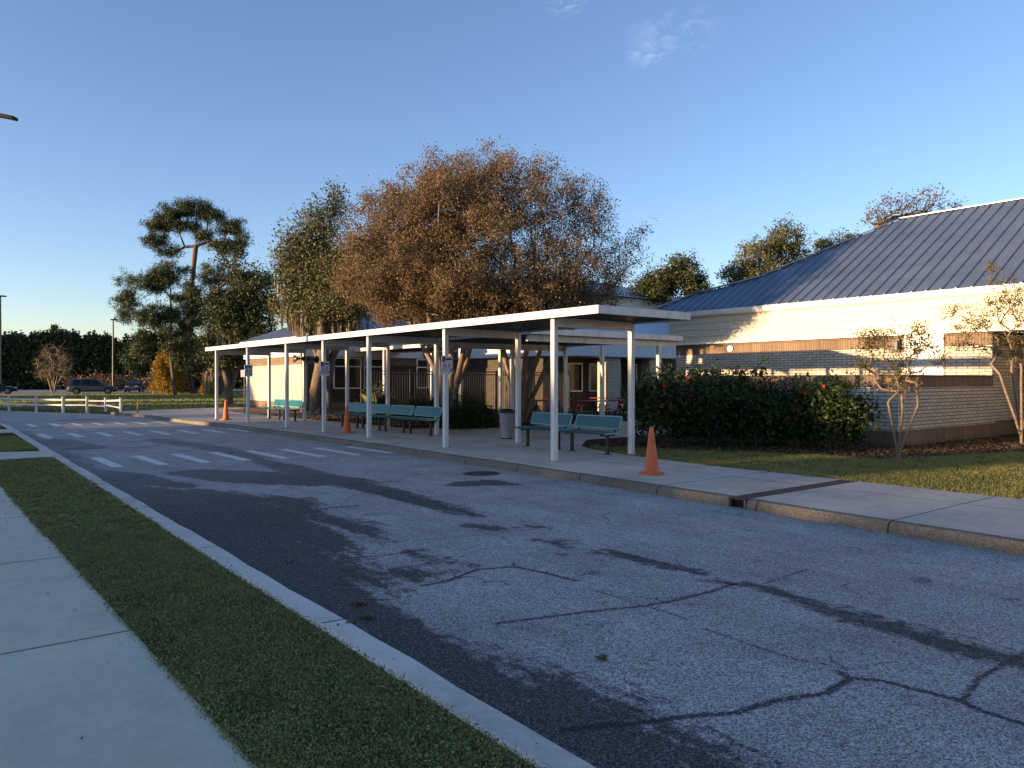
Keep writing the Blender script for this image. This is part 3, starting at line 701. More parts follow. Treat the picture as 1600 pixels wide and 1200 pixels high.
gt = MB(); gt.extrude([(UW-.33,4.13),(UW-.36,4.16),(UW-.37,4.29),(UW-.35,4.31),(UW-.17,4.31),(UW-.17,4.10),(UW-.30,4.10)], -14, SE+.3)
gt.build('gutter', M['trimw'], B)
SL = .584; U0 = UW-.30; Z0 = 4.30-.0
def rz(u_): return Z0+SL*(u_-U0)
UR = 29.45
brk = [(-14,UR),(13.7,UR),(17.4,25.86),(19.9,24.96),(21.6,U0)]
def ed(s_): return float(np.interp(s_, [b[0] for b in brk], [b[1] for b in brk]))
rf = MB()
fr = [(U0,-14),(UR,-14),(UR,13.7),(25.86,17.4),(24.96,19.9),(U0,21.6)]
rf.add([(a,b,rz(a)) for a,b in fr]+[(a,b,rz(a)-.06) for a,b in fr], [tuple(reversed(range(6))), tuple(range(6,12))]+[(i_,(i_+1)%6,(i_+1)%6+6,i_+6) for i_ in range(6)])
# far slope and hip end
rf.add([(UR,-14,rz(UR)),(UR,13.7,rz(UR)),(35.3,19.6,Z0),(35.3,-14,Z0)], [(0,1,2,3)])
rf.add([(UR,13.7,rz(UR)),(25.86,17.4,rz(25.86)),(24.96,19.9,rz(24.96)),(U0,21.6,rz(U0)),(35.3,19.6,Z0)], [(0,4,1),(1,4,2),(2,4,3)])
rfo = rf.build('roof', M['roof'], B, fix=True)
ribs_roof(rfo, lambda s_: ed(s_)-.02, U0, Z0, SL, -13.6, 21.4, .41, 'seam')
cp = MB()
for k in range(46):          # ridge closures between the seams
    s0 = -13.6+.41*k+.05*1
    if s0 > 13.2: break
    cp.box(UR-.10,UR-.06,s0,s0+.31,rz(UR)-.04,rz(UR)+.055)
cp.box(UR-.055,UR+.16,-14,13.7,rz(UR)+.04,rz(UR)+.07)
cp.build('ridge_cap', M['roofpale'], rfo)
cp2 = MB(); cp2.bar((UR,13.7,rz(UR)+.05),(25.86,17.4,rz(25.86)+.05),.16,.04); cp2.bar((25.86,17.4,rz(25.86)+.05),(24.96,19.9,rz(24.96)+.05),.16,.04); cp2.bar((24.96,19.9,rz(24.96)+.05),(U0,21.6,rz(U0)+.05),.16,.04)
cp2.build('hip_cap', M['roof'], rfo)
d = MB().box(UW-.02,UW+.05,9.86,10.86,.22,3.03).build('door', M['doorw'], B)
df = MB(); df.box(UW-.05,UW+.1,9.80,9.86,.22,3.09); df.box(UW-.05,UW+.1,10.86,10.92,.22,3.09); df.box(UW-.05,UW+.1,9.86,10.86,3.03,3.09); df.build('door_frame', M['trimw'], d)
MB().box(UW-.07,UW-.02,9.93,9.97,1.1,1.3).build('handle', M['steel'], d)
wl = MB(); wl.box(UW-.10,UW,11.03,11.27,2.56,2.98); wl.box(UW-.16,UW-.1,11.06,11.24,2.60,2.90)
tag(wl.build('wall_lamp', M['black'], bevel=.02), 'small dark wall lamp on the brown brick band left of the white door', 'wall lamp')
bl = MB().lathe([(.13,0),(.13,.05),(.10,.08),(.03,.1),(.02,.1)], 20)
blo = bl.build('alarm_bell', M['signwhite']); blo.location = (UW,17.2,2.86); blo.rotation_euler = (0,-R(90),0)
tag(blo, 'small round pale alarm bell on the brown brick band near the far corner', 'alarm bell')

# ---- brick screen wall
W = empty('screen_wall', (18.2,8.5,0)); tag(W, 'chest high whitewashed brick screen wall capped with brown brick behind the shrubs', 'wall')
sw = MB(); sw.box(0,.3,0,6.6,.5,1.53); sw.box(.3,UW-18.2,0,.3,.5,1.53); sw.box(.3,UW-18.2,6.3,6.6,.5,1.53); sw.build('brickwork', M['bwhite'], W)
sc = MB(); sc.box(-.006,.306,-.006,6.606,1.532,1.80); sc.box(.306,UW-18.2-.01,-.006,.306,1.532,1.80); sc.box(.306,UW-18.2-.01,6.294,6.606,1.532,1.80); sc.build('cap_course', M['bbrown'], W)
sb = MB(); sb.box(-.01,.31,-.01,6.61,.0,.498); sb.box(.31,UW-18.22,-.01,.31,.0,.498); sb.box(.31,UW-18.22,6.29,6.61,.0,.498); sb.build('base_course', M['bbase'], W)
cc = MB(); cc.box(-.03,.33,-.03,6.63,1.802,1.83); cc.box(.33,UW-18.22,-.03,.33,1.802,1.83)
cc.build('coping', M['bbrown'], W)

# ---- window helper
def window(parent, axis, c, a0, a1, z0, z1, out, cols=2, trans=None, fm='trimw'):
    f = MB(); t = .06; o0, o1 = sorted((c, c+out*.06))
    def bx(p0, p1, q0, q1):
        if axis == 'u': f.box(o0,o1,p0,p1,q0,q1)
        else: f.box(p0,p1,o0,o1,q0,q1)
    bx(a0,a0+t,z0,z1); bx(a1-t,a1,z0,z1); bx(a0+t,a1-t,z0,z0+t); bx(a0+t,a1-t,z1-t,z1)
    for k in range(1,cols): q = a0+(a1-a0)*k/cols; bx(q-t/2,q+t/2,z0+t,z1-t)
    if trans:
        for k in range(cols): bx(a0+(a1-a0)*k/cols+(t if k==0 else t/2), a0+(a1-a0)*(k+1)/cols-(t if k==cols-1 else t/2), trans-t/2, trans+t/2)
    o = f.build('window', M[fm], parent)
    p = MB(); q0, q1 = sorted((c+out*.004, c+out*.02))
    if axis == 'u': p.box(q0,q1,a0+.01,a1-.01,z0+.01,z1-.01)
    else: p.box(a0+.01,a1-.01,q0,q1,z0+.01,z1-.01)
    p.build('pane', M['glass'], o); return o

# ---- left wing
A = empty('school_building', (0,0,0)); tag(A, 'sunlit brick school wing with blue hip roof behind the mossy oak at left', 'building')
a0, a1, s0, s1 = 15.7, 34, 37, 45
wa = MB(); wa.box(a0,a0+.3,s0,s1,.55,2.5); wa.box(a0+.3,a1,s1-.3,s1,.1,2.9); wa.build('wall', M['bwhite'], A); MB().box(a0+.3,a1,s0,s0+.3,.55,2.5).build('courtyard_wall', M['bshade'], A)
wb = MB(); wb.box(a0-.006,a0+.3,s0-.006,s1,2.502,2.92); wb.box(a0+.3,a1,s0-.006,s0+.3,2.502,2.92); wb.build('brick_band', M['bbrown'], A)
wb = MB(); wb.box(a0-.01,a0+.3,s0-.01,s1,.05,.549); wb.box(a0+.3,a1,s0-.01,s0+.3,.05,.549); wb.build('base_course', M['bbase'], A)
sd = MB(); laps(sd,'u',a0-.12,s0-.12,s1+.1,2.92,3.78,-1,.16); laps(sd,'s',s0-.12,a0-.12,a1,2.92,3.78,-1,.16); sd.box(a0-.118,a0+.3,s0-.118,s1+.1,2.921,3.77); sd.box(a0+.3,a1,s0-.118,s0+.3,2.921,3.77)
sd.build('siding', M['siding_grey'], A)
gt = MB(); gt.box(a0-.3,a0-.13,s0-.3,s1+.3,3.74,3.9); gt.box(a0-.13,a1,s0-.3,s0-.13,3.74,3.9); gt.build('gutter', M['trimw'], A)
RZ, sm, ru = 5.85, 41.0, 20.1
e = .3; z0 = 3.9
ra = MB(); ra.add([(a0-e,s0-e,z0),(a0-e,s1+e,z0),(ru,sm,RZ),(a1,sm,RZ),(a1,s0-e,z0),(a1,s1+e,z0)], [(0,1,2),(0,2,3,4),(1,5,3,2)])
rao = ra.build('roof', M['roof'], A)
m = MB(); slp = (RZ-z0)/(sm-s0+e)
for k in range(44):
    u_ = a0-e+.2+.41*k
    if u_ > a1: break
    y1 = s0-e+(min(u_,ru)-a0+e)*(sm-s0+e)/(ru-a0+e); z1 = z0+(y1-s0+e)*slp
    m.bar((u_,s0-e,z0+.02),(u_,y1,z1+.02),.05,.06)
m.build('seam', M['roofpale'], rao); m = MB()
slq = (RZ-z0)/(ru-a0+e)
for k in range(21):
    y_ = s0-e+.2+.41*k
    if y_ > s1+e: break
    x1 = a0-e+(ru-a0+e)*(1-abs(y_-sm)/(sm-s0+e)); m.bar((a0-e,y_,z0+.02),(x1,y_,z0+(x1-a0+e)*slq+.02),.05,.06)
m.build('seam', M['roofpale'], rao)
for q in ((17.4,19.0),(19.15,20.7)): window(A,'s',s0,q[0],q[1],1.25,3.0-.12,-1,1,2.42)
for q in ((22.4,23.9),): window(A,'s',s0,q[0],q[1],1.25,2.88,-1,2,2.42)
dd = MB().box(24.0,26.9,s0-.03,s0+.02,.13,2.5).build('door', M['door'], A)
m = MB(); 
for q in (24.0,25.0,26.0,26.9): m.box(q-.04,q+.04,s0-.07,s0-.03,.13,2.5)
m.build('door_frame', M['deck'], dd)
# ---- rear wing of the courtyard
C_ = empty('school_building', (0,0,0)); tag(C_, 'shaded courtyard wing with pale grey lap siding above shade-darkened brick seen under the canopies', 'building')
a0, a1, s0, s1 = 25.3, 42, 29.5, 49.0
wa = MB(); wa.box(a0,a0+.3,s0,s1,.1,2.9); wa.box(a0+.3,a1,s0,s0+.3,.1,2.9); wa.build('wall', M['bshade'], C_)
sd = MB(); laps(sd,'u',a0-.12,s0-.12,s1,3.0,4.15,-1,.16); laps(sd,'s',s0-.12,a0-.12,a1,2.92,4.15,-1,.16); sd.box(a0-.118,a0+.3,s0-.118,s1,2.921,4.14); sd.box(a0+.3,a1,s0-.118,s0+.3,2.921,4.14)
sd.build('siding', M['siding_grey'], C_)
ra = MB(); e = .4; z0 = 4.2; ra.add([(a0-e,s0-e,z0),(a0-e,s1,z0),(33,s1,7.1),(33,38,7.1),(a1,s0-e,z0),(a1,s1,z0)], [(0,1,2,3),(0,3,4),(3,2,5,4)]); ra.box(a0-e,a1,s0-e-.02,s0-e,z0-.18,z0); ra.box(a0-e-.02,a0-e,s0-e,s1,z0-.18,z0)
rco = ra.build('roof', M['roofpale'], C_)
m = MB()
for k in range(48):
    y_ = s0-e+.2+.41*k
    if y_ > s1: break
    x1 = a0-e+min(1,(y_-s0+e)/(38-s0+e))*(33-a0+e); m.bar((a0-e,y_,z0+.02),(x1,y_,z0+(x1-a0+e)/(33-a0+e)*2.9+.02),.05,.06)
m.build('seam', M['roof'], rco)
for q in ((27.0,28.0),(28.5,29.3),(30.1,30.9),(31.5,32.2)): window(C_,'s',s0,q[0],q[1],1.1,2.6,-1,1)
m = MB(); m.box(28.25,29.35,s0-1.5,s0-.9,.1,2.86)
m.build('brick_pier', M['bwhite'], C_); MB().box(31.6,32.5,s0-1.5,s0-.9,.1,2.86).build('brick_pier', M['bwhite'], C_)
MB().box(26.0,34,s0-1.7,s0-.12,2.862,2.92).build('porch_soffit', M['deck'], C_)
# letters on the fascia of the courtyard doors
pan = MB().box(0,2.2,-.05,0,0,.34).build('room_number_board', M['signblue']); pan.location = (22.8,s0+7.33,2.98)
tag(pan, 'dark fascia board with white room numbers over the courtyard doors', 'sign')
text_obj('lettering', '6012 - 6020', .26, M['signwhite'], pan, Matrix.Translation((1.1,-.056,.17)) @ Matrix.Rotation(R(90),4,'X'))
# ---- tall hall behind
H = empty('school_building', (0,0,0)); tag(H, 'tall hall with cream upper wall and pale metal roof rising behind the big round tree', 'building')
MB().box(38,53,40,53,0,7.9).build('wall', M['siding'], H)
ra = MB(); ra.add([(37.5,39.5,7.9),(37.5,53.5,7.9),(45,46.5,10.0),(46,46.5,10.0),(53.5,39.5,7.9),(53.5,53.5,7.9)], [(0,1,2),(0,2,3,4),(1,5,3,2),(3,5,4)]); ra.build('roof', M['roofpale'], H)

# ------------------------------------------------------------------ benches
def bench():
    r = empty('bench', (0,0,0)); L = 1.44
    m = MB(); prof = [(-.24,.425),(-.25,.45),(-.235,.462),(-.05,.452),(.10,.455),(.19,.47),(.19,.452),(.10,.437),(-.05,.434),(-.225,.444)]
    m.extrude(prof, -L/2, L/2); m.build('seat', M['green'], r)
    for y in (-L/2, L/2): MB().bar((-.245,y,.446),(.2,y,.458),.022,.03).build('seat_edge', M['greenedge'], r)
    b = MB(); x0, z0, x1, z1 = .21, .53, .30, .79
    b.add([(x0,-L/2+.05,z0),(x0,L/2-.05,z0),(x1,L/2-.05,z1),(x1,-L/2+.05,z1),(x0+.012,-L/2+.05,z0-.004),(x0+.012,L/2-.05,z0-.004),(x1+.012,L/2-.05,z1-.004),(x1+.012,-L/2+.05,z1-.004)],
          [(0,3,2,1),(4,5,6,7),(0,1,5,4),(1,2,6,5),(2,3,7,6),(3,0,4,7)])
    bo = b.build('backrest', M['green'], r)
    f = MB(); c = []
    for (y, z) in ((-L/2+.06,z0),(-L/2+.03,z0+.03),(-L/2+.03,z1-.03),(-L/2+.06,z1),(L/2-.06,z1),(L/2-.03,z1-.03),(L/2-.03,z0+.03),(L/2-.06,z0),(-L/2+.06,z0)):
        c.append((x0+(z-z0)*(x1-x0)/(z1-z0)+.004, y, z))
    f.tube(c, .017, 6); f.build('backrest_frame', M['greenedge'], bo, smooth=True)
    for y in (-L/2+.17, L/2-.17):
        g_ = MB(); g_.box(-.03,.03,y-.03,y+.03,0,.40); g_.box(-.2,.2,y-.025,y+.025,.39,.43); g_.box(-.07,.07,y-.07,y+.07,0,.012)
        g_.bar((.17,y,.41),(.235,y,.52),.04,.03); g_.bar((.235,y,.515),(.30,y,.70),.035,.02)
        g_.build('leg', M['black'], r)
    return r
BU = UB-.38
benches = [(PS[0]+.87,'green metal bench nearest the canopy end, right half of the near pair',0),
 (PS[0]+2.42,'green metal bench beside the trash can, left half of the near pair',0),
 (18.97,'green metal bench at the right end of the middle row of four',0),(20.46,'green metal bench second from the right in the middle row of four',0),
 (21.95,'green metal bench third from the right in the middle row of four',0),(23.44,'green metal bench at the left end of the middle row of four',0),
 (28.7,'green metal bench half lit by low sun, right one of the farthest pair',0),(30.25,'green metal bench at the far left of all, beside the sandy dirt patch',0)]
b0 = bench()
for i_, (s_, lab, _) in enumerate(benches):
    o = b0 if i_ == 0 else copy_tree(b0)
    o.location = (BU+(.05 if i_ > 5 else 0), s_, Z1); tag(o, lab, 'bench', 'green benches under the walkway canopy')

# ------------------------------------------------------------------ cones
def cone():
    r = empty('traffic_cone', (0,0,0))
    p = []
    for k in range(20):
        a = 2*math.pi*k/20; rr = .205*(1+.06*math.cos(4*a)*-1)
        p.append((max(-.19,min(.19,rr*1.12*math.cos(a))), max(-.19,min(.19,rr*1.12*math.sin(a)))))
    MB().prism(p, 0, .032).build('base', M['orange'], r, bevel=.008)
    MB().lathe([(.155,.03),(.135,.05),(.122,.07),(.036,.76),(.030,.79),(.020,.795),(.018,.72)], 28).build('body', M['orange'], r, smooth=True)
    return r
c0 = cone()
for i_, (px, py, rz_, lab) in enumerate(((1018,741,.5,'faded orange traffic cone nearest the camera on the pavement edge'),(542,676.5,1.0,'orange traffic cone standing in front of the middle row of benches'),(353,656,.2,'bright sunlit orange traffic cone at the far end of the canopy'))):
    o = c0 if i_ == 0 else copy_tree(c0); q = at(px, py, Z1); o.location = (q[0],q[1],Z1); o.rotation_euler = (0,0,rz_)
    tag(o, lab, 'traffic cone', 'orange cones along the kerb')

# ------------------------------------------------------------------ trash can
q = at(792,685.5,Z1); T = empty('trash_can', (q[0],q[1],Z1)); tag(T, 'flared perforated steel trash can with dark lid between the benches', 'trash can')
MB().lathe([(.16,.0),(.165,.02),(.165,.05),(.205,.66),(.215,.68),(.205,.69),(.19,.66)], 32).build('body', M['steel'], T, smooth=True)
MB().lathe([(.212,.69),(.215,.73),(.19,.775),(.12,.80),(.11,.79),(.10,.74)], 32).build('lid', M['black'], T, smooth=True)
MB().lathe([(.17,.0),(.175,.015),(.17,.03)], 24).build('base_ring', M['black'], T)

# ------------------------------------------------------------------ bus stop signs
def sign(s_, z0, lab, w_=.30, h_=.43, off=0):
    r = empty('bus_stop_sign', (UF, s_-.0555, z0)); tag(r, lab, 'sign', 'bus stop signs on the front posts')
    MB().box(-w_/2,w_/2,-.012,-.001,0,h_).build('panel', M['signwhite'], r, bevel=.004)
    MX = lambda x, z: Matrix.Translation((x,-.0145,z)) @ Matrix.Rotation(R(90),4,'X')
    m = MB(); m.box(-w_/2+.01,-w_/2+.10,-.0155,-.012,h_-.135,h_-.012); m.build('logo_block', M['signblue'], r)
    MB().box(-w_/2+.03,-w_/2+.11,-.018,-.0157,h_-.085,h_-.055).build('logo_stripe', M['signred'], r)
    m = MB(); m.box(-w_/2+.01,w_/2-.01,-.0155,-.012,h_-.155,h_-.145); m.build('rule', M['signblue'], r)
    m = MB(); m.box(-.03,w_/2-.02,-.0155,-.012,h_-.10,h_-.045); m.build('band', M['signblue'], r)
    text_obj('lettering', 'BUS\nSTOP', .125, M['signblue'], r, MX(0,.145), .0015)
sign(PS[1], 1.83, 'white BUS STOP sign on the second front post, nearest of the three')
sign(PS[3], 1.83, 'white BUS STOP sign on the fourth front post above a traffic cone')
sign(PS[5], 1.83, 'white BUS STOP sign on the sixth front post near the far cone')
ns = MB().box(-.17,.17,-.012,0,0,.33); nso = ns.build('notice_board', M['signwhite'])
q = ray(382,36.0,2.0); nso.location = (q[0],q[1],1.85); nso.rotation_euler = (0,0,-.6)
nm = empty('notice_sign', (q[0],q[1],0)); tag(nm, 'small blank white sign on a thin pole behind the far bus stop sign', 'sign')
nso.parent = nm; nso.location = (0,0,1.85); MB().tube([(0,.02,.1),(0,.02,2.1)], .02, 8).build('pole', M['deck'], nm)

# ------------------------------------------------------------------ horn loudspeakers on the far rear post
hs_ = empty('horn_loudspeaker', (UB-.0,PS[5]-.06,2.52)); tag(hs_, 'black horn loudspeaker pointing left on a rear canopy post', 'loudspeaker', 'horn loudspeakers')
m = MB().lathe([(.03,0),(.04,.16),(.07,.26),(.15,.36),(.155,.365),(.145,.36),(.06,.25)], 20)
ho = m.build('horn', M['black'], hs_, smooth=True); ho.rotation_euler = (R(90),0,R(225)+.4); ho.rotation_euler = (0,-R(90),0); ho.location = (-.05,0,0)
MB().box(-.10,-.0,-.05,.05,-.08,.08).build('driver', M['black'], hs_)
h2 = copy_tree(hs_); h2.location = (UB+.12,PS[5]-.12,2.5); h2.rotation_euler = (0,0,R(200)); h2['label'] = 'black horn loudspeaker pointing right toward the oak trunk'

# ------------------------------------------------------------------ white rail fence
fpx = [(14,640.5),(56.5,642.3),(98.5,643),(136,643),(165,643.2),(189,644.6)]
fp = [at(x,y,G)[:2] for x, y in fpx]
d0 = (fp[0][0]-fp[1][0], fp[0][1]-fp[1][1])
fp = [(fp[0][0]+d0[0]*k, fp[0][1]+d0[1]*k) for k in (3,2,1)]+fp
RF = empty('rail_fence', (*fp[0],0)); tag(RF, 'low white two-rail fence along the far lawn, its end section lit orange', 'fence')
hts = [.74]*7+[.69,.70]
for i_, (p, h) in enumerate(zip(fp, hts)):
    x, y = p[0]-fp[0][0], p[1]-fp[0][1]
    po = MB().box(x-.055,x+.055,y-.055,y+.055,G-.1,G+h).build('post', M['wood'], RF, bevel=.012)
    MB().box(x-.068,x+.068,y-.068,y+.068,G+h,G+h+.03).build('cap', M['wood'], po)
for i_ in range(len(fp)-1):
    a, b = fp[i_], fp[i_+1]
    for zz, dz in ((.60,0),(.33,0)):
        za = zz-(.05 if i_ >= 6 and zz > .5 else 0)*1; zb_ = zz-(.06 if i_ == 6 else 0)-(.10 if i_ == 7 and zz < .5 else 0)
        MB().bar((a[0]-fp[0][0],a[1]-fp[0][1],G+za),(b[0]-fp[0][0],b[1]-fp[0][1],G+zb_),.035,.075).build('rail', M['wood'], RF)
q = at(215,645.5,G); ST = empty('marker_post', q); tag(ST, 'single short weathered post with a thin wire beyond the rail fence end', 'post')
MB().tube([(0,0,-.1),(.02,0,.55)], .05, 8).build('stake', M['twig'], ST)
hy = at(155,636,G); HY = empty('fire_hydrant', hy); tag(HY, 'small dark red hydrant behind the white rail fence', 'hydrant')
MB().lathe([(.12,0),(.12,.05),(.08,.08),(.08,.42),(.11,.44),(.10,.50),(.05,.56),(.02,.60)], 14).build('barrel', M['redflower'], HY, smooth=True)
MB().tube([(-.15,0,.33),(.15,0,.33)], .05, 10).build('outlets', M['redflower'], HY)

# ------------------------------------------------------------------ black picket fence in the courtyard
PF = empty('picket_fence', (14.6,28.4,0)); tag(PF, 'thin black metal picket fence crossing the shaded courtyard', 'fence')
m = MB()
for k in range(96): m.box(k*.12-.008,k*.12+.008,-.008,.008,.1,2.1)
m.build('pickets', M['black'], PF); m = MB()
for z_ in (.25,1.95,2.08): m.box(0,11.5,-.02,.02,z_-.02,z_+.02)
m.build('rails', M['black'], PF)
for k in range(6): MB().box(k*2.3-.03,k*2.3+.03,-.03,.03,.1,2.15).build('post', M['black'], PF)

# ------------------------------------------------------------------ red picnic tables
def ptable():
    r = empty('picnic_table', (0,0,0))
    MB().lathe([(.0,.73),(.60,.73),(.61,.75),(.60,.77),(.0,.77)], 24).build('table_top', M['redtable'], r)
    m = MB(); 
    for k in range(4):
        a = k*math.pi/2+.4; m.tube([(0,0,.6),(.35*math.cos(a),.35*math.sin(a),.06),(.95*math.cos(a),.95*math.sin(a),.05),(.95*math.cos(a),.95*math.sin(a),.42)], .022, 6)
    m.tube([(0,0,.05),(0,0,.73)], .04, 8); m.build('frame', M['black'], r)
    for k in range(4):
        a = k*math.pi/2+.4; MB().lathe([(.0,.42),(.20,.42),(.20,.45),(.0,.45)], 14, (.95*math.cos(a),.95*math.sin(a),0)).build('seat', M['redtable'], r)
    return r
t0 = ptable()
for i_, (px, Y, lab) in enumerate(((838,31,'dark red round picnic table at the left of the courtyard group'),(872,33,'dark red round picnic table second from left, behind the near bench pair'),(927,30,'red round picnic table catching a glint of sun, nearest the canopy post'),(941,35.5,'red round picnic table farthest back beside the brick pier'),(968,31,'dark red round picnic table at the right, beside the shrub'))):
    o = t0 if i_ == 0 else copy_tree(t0); q = ray(px,Y,.13); o.location = (q[0],q[1],.135); o.rotation_euler = (0,0,i_*.7)
    tag(o, lab, 'picnic table', 'red courtyard picnic tables')

# ------------------------------------------------------------------ lamps
L0 = empty('street_lamp', ray(-60,20,.1)); tag(L0, 'dark flat parking lamp head reaching in at the upper left edge', 'street lamp')
hx = ray(6,20,0); bx = L0.location; dv = Vector((hx[0]-bx[0],hx[1]-bx[1],0)); zt = 8.6-.1
MB().tube([(0,0,0),(0,0,zt+.15)], [.10,.07], 10).build('pole', M['black'], L0)
dn = dv.normalized(); m = MB(); a_ = dv-dn*.32; b_ = dv+dn*.33
m.bar((a_.x,a_.y,zt+.03),(b_.x,b_.y,zt-.10),.24,.08); m.build('lamp_head', M['dark'], L0, bevel=.02)
m = MB(); m.bar((0,0,zt+.12),(a_.x,a_.y,zt+.04),.07,.07); m.build('arm', M['black'], L0)
for px, Y, zt, lab in ((177,100,9.4,'thin dark parking lot lamp post left of the pines'),(1,92,11.6,'thin parking lot lamp post at the left edge above the woods')):
    r = empty('street_lamp', ray(px,Y,.1)); tag(r, lab, 'street lamp', 'parking lot lamp posts')
    MB().tube([(0,0,0),(0,0,zt)], [.14,.09], 8).build('pole', M['black'], r); MB().box(-.3,.6,-.2,.2,zt,zt+.15).build('lamp_head', M['iron'], r)

# ------------------------------------------------------------------ cars
def car(name, paint, L, H, Wd, kind, lab):
    r = empty(name, (0,0,0)); tag(r, lab, 'car', 'cars parked beyond the lawn')
    hw = Wd/2; zb = .28
    if kind == 'suv': top = [(-.5,.62,1),(-.495,.95,.97),(-.40,1.02,.9),(0,1.0,.9),(.24,1.0,.9),(.44,.93,.86),(.5,.66,.8)]; roofp = [(-.49,.98),(-.43,.995*H/1.0),(-.2,H),(.02,H*.99),(.12,H*.93),(.27,1.03)]
    else: top = [(-.5,.60,.9),(-.49,.93,.9),(-.36,.97,.9),(0,.93,.9),(.22,.93,.9),(.44,.80,.84),(.5,.58,.78)]; roofp = [(-.40,.97),(-.25,H*.97),(-.08,H),(.06,H*.98),(.14,H*.90),(.27,.94)]
    # body: loft of cross-sections
    xs = np.linspace(-.5,.5,21); sec = []
    tx = [t[0] for t in top]
    for x in xs:
        zt = np.interp(x, tx, [t[1] for t in top]); wf = np.interp(abs(x), [0,.36,.46,.5], [1,.99,.93,.80])
        zl = zb+ (0.08 if abs(x) > .46 else 0)
        y = hw*wf
        sec.append([(x*L,s*yy,z) for s, yy, z in ((-1,y*.9,zl),(-1,y,zl+.18),(-1,y,zt-.22),(-1,y*.93,zt-.03),(-1,y*.72,zt),(1,y*.72,zt),(1,y*.93,zt-.03),(1,y,zt-.22),(1,y,zl+.18),(1,y*.9,zl))])
    m = MB(); n_ = 10; vs = [v for s in sec for v in s]; fs = []
    for i_ in range(len(sec)-1):
        for k in range(n_): fs.append((i_*n_+k,(i_+1)*n_+k,(i_+1)*n_+(k+1)%n_,i_*n_+(k+1)%n_))
    fs += [tuple(range(n_)), tuple(reversed(range((len(sec)-1)*n_, len(sec)*n_)))]
    m.add(vs, fs); bo = m.build('body', paint, r, smooth=False, bevel=.03, fix=True)
    # cabin
    m = MB(); vs = []; 
    for x, z in roofp:
        t = (z-.95)/(H-.95); y = hw*(.93-.20*max(0,t)); vs += [(x*L,-y,z),(x*L,y,z)]
    k = len(roofp); idxL = [2*i_ for i_ in range(k)]; idxR = [2*i_+1 for i_ in range(k)]
    fs = [tuple(idxL), tuple(reversed(idxR))]+[(2*i_,2*i_+1,2*i_+3,2*i_+2) for i_ in range(k-1)]+[(0,2*k-2,2*k-1,1)]
    m.add(vs, fs); m.build('cabin', paint, r, bevel=.025, fix=True)
    # side glass, windscreens
    for s in (-1,1):
        def gy(z): return s*(hw*(.93-.20*max(0,(z-.95)/(H-.95)))+.006)
        zs0 = 1.04 if kind == 'suv' else .98; zs1 = H-.10
        for xa, xb, xc, xd in ((-.40,-.22,-.22,-.36),(-.205,-.02,-.02,-.205),(-.005,.215,.095,-.005)):
            g_ = MB(); g_.add([(xa*L,gy(zs0),zs0),(xb*L,gy(zs0),zs0),(xc*L,gy(zs1),zs1),(xd*L,gy(zs1),zs1)], [(0,1,2,3)])
            g_.build('side_window', M['glass'], r)
    def scr(i0, nm):
        (xa, za), (xb, zb_) = roofp[i0], roofp[i0+1]
        if i0 > 2: xa, za = roofp[-3]; xb, zb_ = roofp[-1]
        y0 = hw*(.93-.2*max(0,(za-.95)/(H-.95)))*.9; y1 = hw*(.93-.2*max(0,(zb_-.95)/(H-.95)))*.9
        nx, nz = (zb_-za), -(xb-xa)*L; ln = math.hypot(nx,nz); nx, nz = -abs(nx)/ln*.012*(1 if i0<2 else -1), abs(nz)/ln*.02
        MB().add([(xa*L+nx,-y0,za+nz),(xa*L+nx,y0,za+nz),(xb*L+nx,y1,zb_+nz),(xb*L+nx,-y1,zb_+nz)], [(0,1,2,3)]).build(nm, M['glass'], r)
    scr(0,'rear_window'); scr(4,'windscreen')
    for x in (-.31*L, .315*L):
        for s in (-1,1):
            c = (x, s*(hw-.10), .34)
            w1 = MB().lathe([(.345,-.1),(.35,-.06),(.35,.10),(.33,.115),(.24,.115)], 24); wo = w1.build('wheel', M['tyre'], r, smooth=False)
            wo.rotation_euler = (-s*R(90),0,0); wo.location = c
            rm = MB().lathe([(.225,.0),(.225,.118),(.19,.122),(.17,.09),(.06,.10),(.05,.12),(0,.12)], 20)
            for k in range(5):
                a = k*2*math.pi/5; rm.bar((.04*math.cos(a),.04*math.sin(a),.11),(.19*math.cos(a),.19*math.sin(a),.115),.05,.02)
            rm.build('rim', M['rim'], wo)
            ar = MB(); pp = [(x+.40*math.cos(a),s*(hw+.004),.34+.40*math.sin(a)) for a in np.linspace(-.1,math.pi+.1,13)]
            ar.tube(pp, .03, 6); ar.add([(x,s*(hw+.003),.3)]+[(x+.39*math.cos(a),s*(hw+.003),.34+.39*math.sin(a)) for a in np.linspace(-.2,math.pi+.2,13)], [(0,i_,i_+1) for i_ in range(1,13)])
            ar.build('wheel_arch', M['dark'], r)
    for s in (-1,1):
        MB().box(.462*L,.488*L,s*hw*.62-.16,s*hw*.62+.16,.70,.83).build('headlight', M['lens'], r, bevel=.02)
        MB().box(-.497*L,-.478*L,s*hw*.74-.12,s*hw*.74+.12,.78,1.0).build('tail_light', M['redlens'], r, bevel=.02)
        MB().box(.16*L,.19*L,s*(hw+.02)-.07,s*(hw+.02)+.07,.98,1.10).build('mirror', paint, r, bevel=.02)
    m = MB()
    for k in range(3): m.box(.492*L,.502*L,-.42,.42,.50+k*.08,.53+k*.08)
    m.build('grille', M['chrome'], r)
    MB().box(.495*L,.501*L,-.75,.75,.30,.44).build('bumper_trim', M['dark'], r)
    MB().box(-.504*L,-.499*L,-.26,.26,.60,.75).build('plate', M['signwhite'], r)
    return r
HD = math.atan2(-FX, FY)
